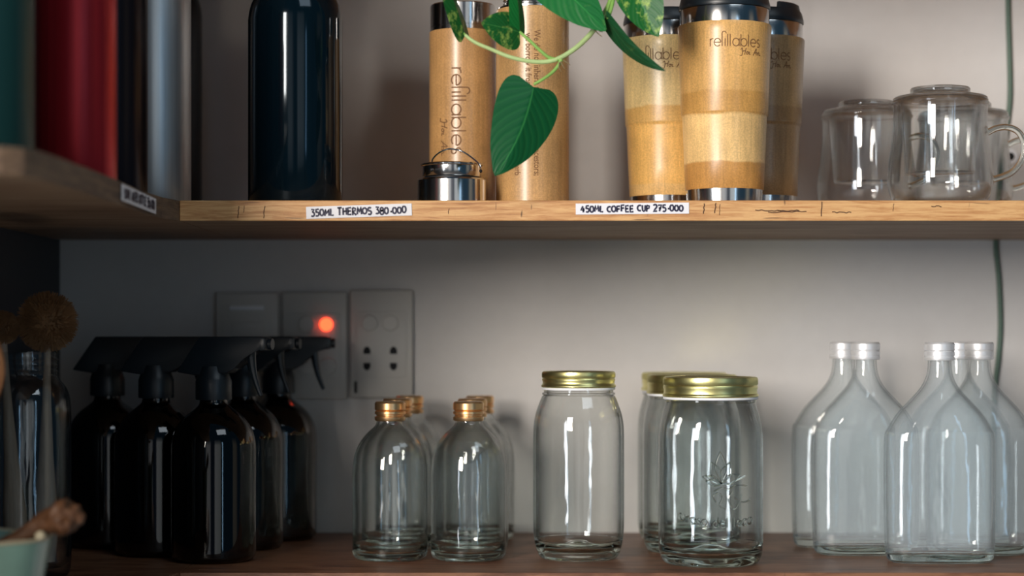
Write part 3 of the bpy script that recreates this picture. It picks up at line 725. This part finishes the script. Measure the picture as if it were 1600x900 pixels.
def gold_lid(t, z0, z1, r, m=M['gold']):
    # flat disc, knurled upper band, plain rolled lower band
    bm = bmesh.new(); h = z1-z0; seg = 150
    prof = [(r-.004, z0+.0003), (r-.0003, z0), (r+.0006, z0+.0010), (r+.0004, z0+.0022), (r-.0006, z0+.003), (r-.0009, z0+h*.34), (r-.0002, z0+h*.46), (r-.0002, z0+h*.50), (r-.0009, z0+h*.58)]
    knurl = [(r, z0+h*.63), (r, z0+h*.86)]
    topp = [(r-.0006, z1-.0006), (r-.0018, z1), (r-.0055, z1-.0002), (r-.0065, z1-.0010), (r-.012, z1-.0010), (0, z1-.0008)]
    seg = 200; rings = []
    for (q, z) in prof: rings.append([(q, z)]*seg)
    for (q, z) in knurl: rings.append([(q-(0 if i % 2 else .0005), z) for i in range(seg)])
    for (q, z) in topp: rings.append([(q, z)]*seg)
    R = []
    for rg in rings:
        if rg[0][0] == 0: R.append([bm.verts.new((0, 0, rg[0][1]))])
        else: R.append([bm.verts.new((q*cos(2*pi*i/seg), q*sin(2*pi*i/seg), z)) for i, (q, z) in enumerate(rg)])
    for a, b in zip(R, R[1:]):
        for i in range(seg):
            j = (i+1) % seg
            if len(b) == 1: bm.faces.new((a[i], a[j], b[0]))
            else: bm.faces.new((a[i], a[j], b[j], b[i]))
    tag(finish('lid', bm, m, t, sharp=45), 'gold metal lid with a knurled rim')
def jar(label, X, D, body, nfun, H, lid_r, lid_h, neck_r, rz=0, group=None, seg=96):
    """body: outer (r, z) points up to the neck; nfun(z): superellipse exponent"""
    t = thing('glass_jar', label, 'jar', (X, D, BZ), rz, group)
    zl = H-lid_h
    outer = smoothprof(body, 5)
    zn = outer[-1][1]
    neck = [(neck_r, zn+.0008), (neck_r+.0016, zn+.0014), (neck_r+.0016, zn+.0030), (neck_r, zn+.0036), (neck_r, H-.003)]
    zmin = .012
    inner = [(a-.0026, b) for a, b in outer if b > zmin+.003][::-1]
    secs = [(z, r, r, nfun(z)) for r, z in [(0, .0055), (body[0][0]*.75, .004)]+outer+neck+[(neck_r-.0025, H-.003), (neck_r-.0025, zn+.001)]+inner]
    r0 = inner[-1][0]
    secs += [(z, r, r, nfun(z)) for r, z in smoothprof([(r0-.003, zmin+.0005), (r0-.010, zmin-.003), (r0*.5, zmin-.001), (r0*.2, zmin+.0045), (0, zmin+.0055)], 4)]
    bm = bmesh.new(); loft(bm, secs, seg); solid_base(finish('glass_body', bm, M['glass_jar'], t, sharp=60), .019)
    bm = bmesh.new(); lathe(bm, [(neck_r+.0002, zl-.0022), (lid_r-.0003, zl-.0022), (lid_r, zl-.0012), (lid_r-.0002, zl-.0002), (neck_r+.0002, zl-.0002), (neck_r+.0002, zl-.0022)], 80, caps=False); tag(finish('gasket', bm, M['gasket'], t), 'white sealing ring')
    gold_lid(t, zl, H, lid_r)
    return t
# tall narrow jar
kj = 1.862/F
tb = [(.0330, .0006), (.0360, .0018), (.0385, .006), (.0412, .016), (.0424, .030), (.0426, .060), (.0426, .100), (.0424, .120), (.0412, .131), (.0388, .140), (.0360, .1475), (.0342, .1520)]
jar('tall narrow clear jar with gold lid, left of the embossed jar', wx(904, 1.862), 1.862, tb, lambda z: 2.0, .2098-.0347, 57.5*kj, 25*kj, .0325)
# square-shouldered mason jars
km = 1.822/F
mb = [(.0400, .0006), (.0430, .0020), (.0452, .006), (.0468, .014), (.0472, .030), (.0472, .070), (.0472, .108), (.0468, .120), (.0458, .129), (.0440, .137), (.0422, .1430), (.0412, .1470)]
def nf(z):
    if z < .008: return 2.0+.35*z/.008
    if z < .115: return 2.35
    if z < .145: return 2.35-.35*(z-.115)/.03
    return 2.0
Hm = .2098-.0390
mj = jar('large clear jar with gold lid and embossed lotus and writing, in front', wx(1110, 1.822), 1.822, mb, nf, Hm, 74*km, 31*km, .0405, radians(4))
# the embossing, raised glass on the face of the front jar
def jar_r(phi, z):   # phi from the camera side
    th = -pi/2+phi; return .0472*sup(th, 2.35)+.0001
def onjar(u, v, d=0):
    phi = (u)/.047; r = jar_r(phi, v)+d
    return Vector((r*sin(phi), -r*cos(phi), v))
kf = (1.822-.047)/F; jx = lambda px: (px-1110)*kf-.0022; jz = lambda py: .2098+wz(py, 1.775)
emb = bmesh.new()
def petal(x0, y0, x1, y1, w):
    mx_, my_ = (x0+x1)/2, (y0+y1)/2; dx, dy = x1-x0, y1-y0; n = math.hypot(dx, dy); nx, ny = -dy/n*w, dx/n*w
    return [curve([(x0, y0), (mx_+nx, my_+ny), (x1, y1)], 6), curve([(x0, y0), (mx_-nx, my_-ny), (x1, y1)], 6)]
lot = []
for x1, y1, w in [(1115, 706, 9), (1101, 722, 8), (1131, 722, 8), (1088, 745, 7), (1146, 742, 7), (1093, 752, 5)]: lot += petal(1117, 756, x1, y1, w)
lot += [curve([(1092, 742), (1102, 752), (1118, 757), (1136, 753), (1156, 744)], 6), curve([(1105, 768), (1116, 762), (1128, 764), (1140, 758), (1160, 760)], 6), curve([(1108, 785), (1104, 775), (1112, 770), (1118, 778), (1114, 790), (1124, 797)], 6), curve([(1135, 768), (1128, 780), (1136, 796), (1144, 786), (1138, 778)], 6), curve([(1150, 772), (1148, 784), (1160, 784), (1166, 780)], 6)]
for stq in lot: tube(emb, [onjar(jx(a), jz(b)) for a, b in stq], .0007, 6)
LOW = dict(GEO); 
LOW['v'] = (1.0, [[(0, 1), (.4, 0), (.8, 1)]]); LOW['o'] = (1.25, [arc(.5, .5, .5, 0, 360, 18)]); LOW['c'] = (1.1, [arc(.5, .5, .5, 50, 310, 14)]); LOW['d'] = (1.25, [arc(.5, .5, .5, 0, 360, 18), [(1, 0), (1, 1.55)]])
LOW['V'] = (1.3, [arc(.5, .7, .55, 120, 400, 14)])
x = 0; st = []
for ch in 'Vraso del laco':
    if ch == ' ': x += .8; continue
    adv, ss = LOW[ch]; st += [[(x+a, b) for a, b in s] for s in ss]; x += adv+.12
for s in st:
    pts = []
    for a, b in s:
        fx = a/x; sag = (fx-.62)**2*26 if fx < .62 else (fx-.62)**2*40
        pts.append(onjar(jx(1052+fx*120), jz(824-b*9.5-sag)))
    tube(emb, pts, .0010, 6)
tag(finish('embossing', emb, M['glass_thick'], mj), 'raised glass lotus flower and lettering')
jar('large clear jar with gold lid, directly behind the embossed front jar', wx(1081, 1.925), 1.925, mb, nf, Hm, 74*km, 31*km, .0405)
jar('large clear jar with gold lid, rearmost of its file by the wall', wx(1069, 2.03), 2.03, mb, nf, Hm, 74*km, 31*km, .0405)

# flat flasks with aluminium caps
def flask(label, X, D, rz):
    t = thing('glass_flask', label, 'bottle', (X, D, BZ), rz, 'flat clear flasks with aluminium caps')
    k = 1.833/F; H = .2098-.0077; zz = lambda y: .2098+wz(y, 1.833)
    o = [(.0005, .0440, .0190, 3.0), (.0020, .0470, .0212, 3.0), (.0060, .0490, .0228, 3.0), (.020, .0500, .0236, 3.0), (.060, .0507, .0240, 2.9), (.100, .0508, .0240, 2.8), (.118, .0500, .0238, 2.6), (zz(670), .0478, .0234, 2.4), (zz(648), .0400, .0222, 2.2), (zz(630), .0305, .0196, 2.1), (zz(612), .0205, .0160, 2.0), (zz(598), .0148, .0135, 2.0), (zz(584), .0118, .0118, 2.0), (zz(574), .0110, .0110, 2.0), (zz(566), .0107, .0107, 2.0)]
    o = smoothprof(o, 4)
    inn = [(z, rx-.0022, ry-.0022, n) for z, rx, ry, n in o if z > .011][::-1]
    secs = [(.004, 0, 0, 2), (.003, .030, .010, 2.6)]+o+[(H-.003, .0107, .0107, 2), (H-.003, .0090, .0090, 2)]+inn+[(.0085, .0455, .0190, 2.8), (.0075, .040, .015, 2.6), (.0080, .02, .008, 2.2), (.0085, 0, 0, 2)]
    bm = bmesh.new(); loft(bm, secs, 96); solid_base(finish('glass_body', bm, M['glass_flask'], t, sharp=60), .0105)
    zc = zz(563); rc = 23.5*k
    bm = bmesh.new(); lathe(bm, [(.0110, zc), (rc-.0003, zc), (rc, zc+.0008), (rc, zc+.0026), (rc-.0007, zc+.0032), (rc-.0007, zc+.0038), (rc, zc+.0044), (rc, zc+.0078), (rc-.0006, zc+.0086), (rc, zc+.0094), (rc, H-.0016), (rc-.0012, H), (0, H-.0002)], 64, caps=False)
    tag(finish('screw_cap', bm, M['alu'], t), 'silver aluminium screw cap')
    return t
f0 = flask('flat clear flask with silver cap, foremost, full front showing', wx(1468, 1.833), 1.833, 0)
for px, D, lab in [(1352, 1.90, 'flat clear flask with silver cap, front of the left pair'), (1318, 1.965, 'flat clear flask with silver cap, rear of the left pair, leftmost flask'),
                   (1530, 1.90, 'flat clear flask with silver cap, right behind the foremost flask at the frame edge'), (1497, 1.968, 'flat clear flask with silver cap, mostly hidden rearmost at the right')]:
    dup(f0, (wx(px, D), D, BZ), radians(random.uniform(-2, 2)), lab)

# dark spray bottles
def spray(label, X, D, rz):
    t = thing('spray_bottle', label, 'spray bottle', (X, D, BZ), rz, 'dark amber spray bottles')
    R = .0392
    o = smoothprof([(.030, .0005), (.0350, .001), (.0380, .004), (R, .010), (R, .05), (R, .098), (.0384, .112), (.0345, .1235), (.0270, .1335), (.0190, .1400), (.0140, .1445), (.0130, .1480)], 5)
    bm = bmesh.new()
    lathe(bm, [(0, .003)]+o+[(.0130, .158), (.0110, .158), (.0110, .148)]+[(a-.002, b) for a, b in o if b > .013 and b < .147][::-1]+[(.033, .009), (0, .008)], 80)
    finish('glass_body', bm, M['amber'], t, sharp=60)
    bm = bmesh.new()
    prof = [(.0132, .1488), (.0165, .149), (.0168, .150)]
    prof += [(.0168, .166), (.0155, .170), (.0135, .175), (.0128, .180), (0, .180)]
    lathe(bm, prof, 48, caps=False); finish('collar', bm, M['blackplastic'], t)
    bm = bmesh.new()
    H = .2075
    head = [(-.033, .1745), (-.0105, H), (.050, H), (.0545, H-.0015), (.0545, H-.0125), (.050, H-.0135), (.041, H-.0135), (.034, H-.022), (.022, H-.029), (.018, .1735), (-.014, .1715)]
    prism(bm, head, -.0105, .0105, .0016)
    hd = finish('spray_head', bm, M['blackplastic'], t, sharp=30)
    bm = bmesh.new()
    r = curve([(.0365, H-.0130), (.0375, H-.022), (.0390, H-.032), (.0420, H-.043), (.0465, H-.0545)], 5)
    tube(bm, [(a, 0, b) for a, b in r], [.0048-.0030*i/(len(r)-1) for i in range(len(r))], 10); finish('trigger', bm, M['blackplastic'], t)
    bm = bmesh.new(); tube(bm, [(.0546, 0, H-.007), (.0580, 0, H-.007)], .0052, 20); finish('nozzle', bm, M['blackplastic'], hd)
    bm = bmesh.new(); tube(bm, curve([(0, 0, .158), (.001, 0, .09), (.006, 0, .014)], 6), .0022, 8); finish('dip_tube', bm, M['blackplastic'], t)
    return t
s0 = spray('dark amber spray bottle with black trigger, foremost of the group', wx(334, 1.847), 1.847, radians(-14))
for px, D, rz, lab in [(244, 1.90, -4, 'dark amber spray bottle second from the left, beside the foremost one'), (168, 1.97, 3, 'dark amber spray bottle, leftmost of the group next to the brush jar'),
                       (380, 1.955, -10, 'dark amber spray bottle tucked behind the foremost one'), (435, 2.045, 0, 'dark amber spray bottle, rightmost, its trigger hanging in front of the switch')]:
    dup(s0, (wx(px, D), D, BZ), radians(rz), lab)

# jar of brushes
XJ, DJ = wx(43, 1.72), 1.72; RJ = .0372
t = thing('glass_jar', 'open dark glass jar at far left holding wooden brushes', 'jar', (XJ, DJ, BZ))
o_ = smoothprof([(.031, .0006), (.0345, .002), (.0365, .008), (RJ, .02), (RJ, .06), (RJ, .12), (.0365, .150), (.033, .163), (.0275, .170), (.0250, .1745)], 5)
neck = []
for i in range(3): neck += [(.0250, .176+i*.005), (.0262, .1775+i*.005), (.0250, .179+i*.005)]
neck += [(.0250, .192), (.0258, .1945), (.0236, .1945), (.0232, .190)]
bm = bmesh.new(); lathe(bm, [(0, .003)]+o_+neck+[(a-.002, b) for a, b in o_ if b > .012][::-1]+[(.030, .009), (0, .008)], 72)
finish('glass_body', bm, thin_glass('smoky_glass', (.76, .82, .85), edge=.45), t, sharp=60)
def brush(label, px, py, pr, D, foot, spread=1.0):
    c = P(px, py, D); R = pr*D/F
    t = thing('dish_brush', label, 'brush', foot)
    c = c-Vector(foot)
    ax = (-c).normalized()
    bm = bmesh.new(); n = 9
    pts = [c*(1-i/n) for i in range(n+1)]
    ln = c.length
    rad = [.0030, .0030, .0032, .0040, .0052, .0062, .0080, .0100, .0108, .0085]
    tube(bm, pts, rad, 14); finish('handle', bm, M['handle_wood'], t)
    bm = bmesh.new(); bmesh.ops.create_uvsphere(bm, u_segments=20, v_segments=12, radius=R*.76)
    for v in bm.verts: v.co += c
    bmesh.ops.recalc_face_normals(bm, faces=bm.faces)
    rnd = random.Random(3)
    for i in range(2600):
        zz = rnd.uniform(-1, 1); a = rnd.uniform(0, 2*pi); q = math.sqrt(1-zz*zz)
        d = Vector((q*cos(a), q*sin(a), zz)); d += Vector([rnd.uniform(-.12, .12) for _ in range(3)]); d.normalize()
        e = R*rnd.uniform(.9, 1.03); s = d.orthogonal().normalized()*.0005; s2_ = d.cross(s)
        b = [bm.verts.new(c+d*R*.3+s), bm.verts.new(c+d*R*.3-s*.5+s2_*.8), bm.verts.new(c+d*R*.3-s*.5-s2_*.8)]
        tt = [bm.verts.new(v.co+d*(e-R*.3)-(v.co-c-d*R*.3)*.4) for v in b]
        for k_ in range(3): bm.faces.new((b[k_], b[(k_+1) % 3], tt[(k_+1) % 3], tt[k_]))
        bm.faces.new(tt)
    tag(finish('bristles', bm, M['coir'], t, smooth=False), 'round head of brown coir bristles')
brush('round brown coir dish brush standing in the dark jar, right one', 74, 503, 48, 1.727, (wx(74, 1.722)-.002, 1.722, BZ+.013))
brush('dark coir brush in the jar, cut off by the left edge', 4, 512, 27, 1.713, (wx(28, 1.712), 1.712, BZ+.013))

# celadon cup, carved stick and spoon
DC = 1.45; XC = -.3345-.044
t = thing('ceramic_cup', 'pale green glazed ceramic cup with beige rim in the lower left corner', 'cup', (XC, DC, BZ))
Hc = .2098-.147
bm = bmesh.new(); seg = 72
def cup_ring(r, z, wav): return [bm.verts.new((r*cos(2*pi*i/seg), r*sin(2*pi*i/seg), z+wav*(.0016*sin(3*2*pi*i/seg+1.4)+.0009*sin(5*2*pi*i/seg)))) for i in range(seg)]
prof = [(.026, 0, 0), (.030, .001, 0), (.033, .010, 0), (.036, .025, 0), (.040, .045, .5), (.0436, Hc-.002, 1)]
inn = [(.0436, Hc-.0017, 1), (.0440, Hc, 1), (.0425, Hc+.0008, 1), (.0408, Hc-.001, 1)]
rgs = [cup_ring(*p) for p in prof]
for a, b in zip(rgs, rgs[1:]):
    for i in range(seg): bm.faces.new((a[i], a[(i+1) % seg], b[(i+1) % seg], b[i]))
bm.faces.new(rgs[0][::-1])
p2 = [(.0408, Hc-.001, 1), (.037, .045, .5), (.033, .025, 0), (.029, .008, 0)]
rg2 = [cup_ring(*p) for p in p2]
for a, b in zip(rg2, rg2[1:]):
    for i in range(seg): bm.faces.new((a[(i+1) % seg], a[i], b[i], b[(i+1) % seg]))
bm.faces.new(rg2[-1])
finish('cup_body', bm, M['celadon'], t, sharp=50)
bm = bmesh.new(); rg = [cup_ring(*p) for p in inn]
for a, b in zip(rg, rg[1:]):
    for i in range(seg): bm.faces.new((a[i], a[(i+1) % seg], b[(i+1) % seg], b[i]))
bmesh.ops.create_uvsphere(bm, u_segments=14, v_segments=10, radius=.0042, matrix=Matrix.Translation((.0385, -.014, Hc+.001)))
finish('rim', bm, M['cup_rim'], t, sharp=60)
# stick: leaning from inside the cup across its rim
bm = bmesh.new()
sp_ = [(-46, 880), (-20, 864), (10, 850), (35, 838), (55, 826), (72, 815), (84, 811), (96, 809), (108, 808), (117, 808), (123, 808)]
sr = [10, 11, 12, 13.5, 15, 17, 21, 25, 24, 17, 6]
base = P(-46, 880, 1.452)
base.z = max(base.z, BZ+.009)
pts = [P(a, b, 1.452-.002*i) for i, (a, b) in enumerate(sp_)]; pts[0] = base
pts = [p-base for p in pts]
cc = curve([tuple(p)+(q*DC/F,) for p, q in zip(pts, sr)], 5)
tube(bm, [Vector(c[:3]) for c in cc], [c[3] for c in cc], 20)
for v in bm.verts:
    k_ = min(1, max(0, (v.co.x-.045)/.02)); nn = mnoise.noise(v.co*190)
    v.co += Vector((nn, mnoise.noise(v.co*170+Vector((5, 3, 1))), mnoise.noise(v.co*200+Vector((9, 1, 4)))))*(.0006+.0036*k_)
bmesh.ops.recalc_face_normals(bm, faces=bm.faces)
o = finish('carved_stick', bm, M['bark'], loc=base, sharp=70); tag(o, 'gnarled brown wooden stick with knobby end leaning out of the green cup', 'stick')
# spoon
Xs = -.3945; t = thing('wooden_spoon', 'orange wooden spoon at the far left edge, standing in the green cup', 'spoon', (Xs, 1.462, BZ+.006))
bm = bmesh.new(); tube(bm, [(0, 0, 0), (0, .001, .06), (0, .002, .15)], [.004, .0042, .005], 14); finish('handle', bm, M['spoon_wood'], t)
bm = bmesh.new(); zt = wz(500, 1.46)-ZL-.006; zb_ = .150
secs = []
for i in range(15):
    s = i/14; z = zb_-.006+(zt-zb_+.006)*s; w = .0055+.0160*math.sin(pi*min(1, s*.93+.05))**.8 if s < 1 else .002
    secs.append((z, w, max(.002, w*.33), 2))
loft(bm, secs, 32, 0, .002); finish('bowl', bm, M['spoon_wood'], t)

# ================================================================== PLANT
plant = thing('trailing_plant', 'green pothos vine with heart-shaped leaves hanging in front of the bamboo flasks', 'plant', (wx(960, 1.80), 1.80, ZC+.4182))
PL = Vector(plant.location)
bm = bmesh.new(); lathe(bm, [(0, 0), (.045, 0), (.05, .004), (.062, .09), (.064, .10), (.060, .10), (.056, .088), (0, .088)], 64)
finish('pot', bm, simple('white_pot', (.7, .68, .64), .4), plant)
def stem(pts, r0, r1, m):
    bm = bmesh.new(); pp = curve([tuple(P(*p)-PL) for p in pts], 6)
    tube(bm, pp, [r0+(r1-r0)*i/(len(pp)-1) for i in range(len(pp))], 10); finish('stem', bm, m, plant)
bm = bmesh.new()
pp = [tuple(P(*p)-PL) for p in [(727, 55, 1.715), (742, 66, 1.712), (765, 76, 1.708), (800, 90, 1.704), (835, 96.5, 1.703), (862, 95, 1.703), (885, 85, 1.705), (908, 68, 1.708), (930, 44, 1.711), (948, 14, 1.714), (958, -12, 1.716)]]+[tuple(P(968, -80, 1.715)-PL), tuple(P(965, -240, 1.715)-PL), (0, -.075, .085), (0, -.04, .10), (0, -.01, .085)]
cc = curve(pp, 6); tube(bm, cc, [.0015+.0008*min(1, i/45) for i in range(len(cc))], 10); finish('stem', bm, M['stem_pale'], plant)
stem([(812, 50, 1.706), (826, 62, 1.704), (843, 78, 1.703), (858, 90, 1.703), (872, 93, 1.703)], .0013, .0016, M['stem'])
stem([(834, 132, 1.700), (848, 124, 1.700), (862, 114, 1.701), (872, 103, 1.702), (877, 93, 1.703)], .0012, .0017, M['stem'])
stem([(946, 47, 1.706), (944, 30, 1.708), (950, 12, 1.711), (956, -8, 1.715)], .0016, .0020, M['stem'])
stem([(950, 30, 1.700), (956, 10, 1.706), (960, -10, 1.714)], .0014, .0018, M['stem'])
stem([(1000, -20, 1.70), (980, -40, 1.708), (966, -60, 1.715)], .0014, .0018, M['stem'])
stem([(690, -30, 1.715), (705, 5, 1.714), (716, 40, 1.714), (728, 56, 1.715)], .0010, .0012, M['stem'])
for q_ in ([(876, 96), (880, 104), (883, 108)], [(874, 97), (873, 106), (877, 112)], [(880, 94), (888, 99), (891, 102)], [(928, 46), (934, 52), (941, 58)], [(930, 44), (938, 49), (942, 50)]):
    bm = bmesh.new(); tube(bm, [P(a, b, 1.700)-PL for a, b in q_], [.0007, .0005, .0002], 6); finish('aerial_root', bm, M['root'], plant)
def leaf(base, tip, W, roll, m, D0, D1, fold=.18, bend=0.0, skew=0.0, curl=0.0):
    """base/tip in pixels; W half width as a fraction of length; roll tips it edge-on"""
    b = P(base[0], base[1], D0); e = P(tip[0], tip[1], D1)
    A = e-b; Ln = A.length; A.normalize()
    V = -b.copy(); V.z += ZC; V.normalize()   # toward the eye
    Sd = A.cross(V).normalized()
    Sd = Matrix.Rotation(roll, 3, A) @ Sd
    Nn = Sd.cross(A).normalized()
    if Nn.dot(V) < 0: Nn = -Nn
    bm = bmesh.new(); uvl = bm.loops.layers.uv.new('UVMap')
    nu, nv = 30, 10; grid = []; uvs = {}
    for i in range(nu+1):
        s = i/nu; row = []
        for j in range(-nv, nv+1):
            q = j/nv; aq = abs(q)
            ea = s-.17*sin(pi*s**.5)*(1-s); eb = W*(sin(pi*s**.6))**.72 if 0 < s < 1 else 0
            if s > .75: eb *= 1-.18*(s-.75)/.25
            u = s*(1-aq**1.4)+ea*aq**1.4; v = (1 if q > 0 else -1)*eb*aq
            v += skew*sin(pi*s)*.5+bend*s*s
            hgt = -fold*abs(v)+.010*sin(26*(s-.4*aq))*aq*(1-aq)*4*.25-curl*(s-.3)**2 + .12*math.sin(pi*s)*.3
            row.append(bm.verts.new(b+A*Ln*u+Sd*Ln*v+Nn*Ln*hgt-PL)); uvs[row[-1]] = (s, q)
        grid.append(row)
    for i in range(nu):
        for j in range(2*nv):
            f_ = bm.faces.new((grid[i][j], grid[i][j+1], grid[i+1][j+1], grid[i+1][j]))
            for lp in f_.loops: lp[uvl].uv = uvs[lp.vert]
    bmesh.ops.remove_doubles(bm, verts=bm.verts, dist=1e-6)
    return finish('leaf', bm, m, plant, sharp=80)
leaf((834, 136), (784, 279), .335, radians(-16), M['leaf'], 1.70, 1.685, fold=.26, bend=.07, skew=-.06)
leaf((727, 55), (682, -55), .22, radians(62), M['leaf_var'], 1.715, 1.70, fold=.3)
leaf((812, 50), (752, 36), .40, radians(20), M['leaf_var'], 1.705, 1.68, fold=.25)
leaf((812, 52), (801, -42), .20, radians(50), M['leaf_bright'], 1.706, 1.70, fold=.3)
leaf((852, -42), (947, 49), .31, radians(-22), M['leaf_bright'], 1.70, 1.69, fold=.12)
leaf((985, -40), (1024, 60), .36, radians(20), M['leaf_var'], 1.70, 1.69, fold=.2, bend=-.05)
leaf((948, 28), (1036, 117), .13, radians(40), M['leaf_dark'], 1.70, 1.68, fold=.2, bend=-.06, skew=.16)

# ================================================================== LIGHT, CAMERA
def area(name, loc, target, sx, sz, power, col):
    l = bpy.data.lights.new(name, 'AREA'); l.shape = 'RECTANGLE'; l.size = sx; l.size_y = sz; l.energy = power; l.color = col
    o = bpy.data.objects.new(name, l); COL.objects.link(o); o.location = loc
    d = Vector(target)-Vector(loc); o.rotation_euler = d.to_track_quat('-Z', 'Y').to_euler()
    return o
tc = Vector((.15, 1.9, ZC))
def polar(az, dist, z): return (tc.x+dist*sin(radians(az)), tc.y-dist*cos(radians(az)), z)
area('doorway_light', polar(-25, 4.0, ZC+.84), (tc.x, tc.y, ZC+.3), .62, 1.36, 122, (1, .905, .81))
area('side_window_light', polar(-35, 3.8, ZC+.2), (tc.x, tc.y, ZC+.1), .55, 1.7, 30, (.92, .95, 1))
area('cool_window_light', polar(27, 4.2, ZC+.2), (tc.x, tc.y, ZC), .17, 2.0, 3.2, (.42, .70, 1))
area('skylight', polar(26, 2.6, ZC+2.4), (tc.x-.2, tc.y, ZC+.2), 1.5, 1.0, 12, (.80, .91, 1))
# added fill spot, no known source, lights the side board's end from below
l = bpy.data.lights.new('added_low_fill', 'SPOT'); l.energy = 9; l.spot_size = radians(22); l.spot_blend = 1; l.shadow_soft_size = .06; l.color = (1, .86, .7)
o = bpy.data.objects.new('added_low_fill', l); COL.objects.link(o); o.location = (-.25, .1, ZC-.75)
o.rotation_euler = (Vector((-.42, 1.40, ZC+.08))-Vector(o.location)).to_track_quat('-Z', 'Y').to_euler()
# the room behind the viewer: dim blue, with paler stretches of wall and greenery seen through openings
w = bpy.data.worlds.new('World'); S.world = w; w.use_nodes = True; nt = w.node_tree
bg = nt.nodes['Background']; bg.inputs[1].default_value = 1.0
tcn = N(nt, 'ShaderNodeTexCoord'); sp = N(nt, 'ShaderNodeSeparateXYZ'); L(nt, tcn.outputs['Generated'], sp.inputs[0])
ny = N(nt, 'ShaderNodeMath', operation='MULTIPLY'); ny.inputs[1].default_value = -1; L(nt, sp.outputs[1], ny.inputs[0])
az = N(nt, 'ShaderNodeMath', operation='ARCTAN2'); L(nt, sp.outputs[0], az.inputs[0]); L(nt, ny.outputs[0], az.inputs[1])
mr = N(nt, 'ShaderNodeMapRange'); mr.inputs[1].default_value = -pi/2; mr.inputs[2].default_value = pi/2; L(nt, az.outputs[0], mr.inputs[0])
cr = N(nt, 'ShaderNodeValToRGB'); els = cr.color_ramp.elements
def st_(p, c, first=None):
    e = els[first] if first is not None else els.new(p)
    e.position = p; e.color = (*c, 1)
D_ = (.014, .036, .058)
st_(0, D_, 0); st_(1, D_, 1)
for a_, c_ in [(-66, D_), (-62, (.05, .12, .06)), (-52, (.06, .15, .07)), (-49, D_), (-28, D_), (-14, D_), (-10, (.42, .43, .44)), (-1, (.40, .42, .44)), (1, (.02, .03, .05)), (10, (.02, .03, .05)), (12, (.55, .58, .60)), (26, (.42, .46, .46)), (29, D_), (60, D_), (63, (.20, .19, .16)), (72, (.15, .14, .12)), (76, D_)]:
    st_((a_+90)/180, c_)
L(nt, mr.outputs[0], cr.inputs[0])
# only near the horizontal; above and below the room stays dim
el = N(nt, 'ShaderNodeMath', operation='ABSOLUTE'); L(nt, sp.outputs[2], el.inputs[0])
em_ = N(nt, 'ShaderNodeMapRange'); em_.inputs[1].default_value = .16; em_.inputs[2].default_value = .38; em_.inputs[3].default_value = 1; em_.inputs[4].default_value = 0; L(nt, el.outputs[0], em_.inputs[0])
mx = N(nt, 'ShaderNodeMix', data_type='RGBA'); mx.inputs[6].default_value = (.014, .036, .058, 1); L(nt, em_.outputs[0], mx.inputs[0]); L(nt, cr.outputs[0], mx.inputs[7]); L(nt, mx.outputs[2], bg.inputs[0])

cam = bpy.data.cameras.new('Camera'); co = bpy.data.objects.new('Camera', cam); COL.objects.link(co)
co.location = (0, 0, ZC); co.rotation_euler = (pi/2, 0, 0)
cam.sensor_width = 36; cam.lens = F*36/1600; cam.shift_y = (HY-450)/1600
cam.clip_start = .05; cam.dof.use_dof = True; cam.dof.focus_distance = 1.79; cam.dof.aperture_fstop = 3.2
S.camera = co
S.view_settings.view_transform = 'Standard'; S.view_settings.look = 'None'; S.view_settings.exposure = 0.25
S.cycles.max_bounces = 24; S.cycles.transmission_bounces = 20; S.cycles.transparent_max_bounces = 40; S.cycles.glossy_bounces = 6
S.cycles.use_denoising = True; S.cycles.sample_clamp_indirect = 4
S.cycles.caustics_refractive = True; S.cycles.blur_glossy = .3
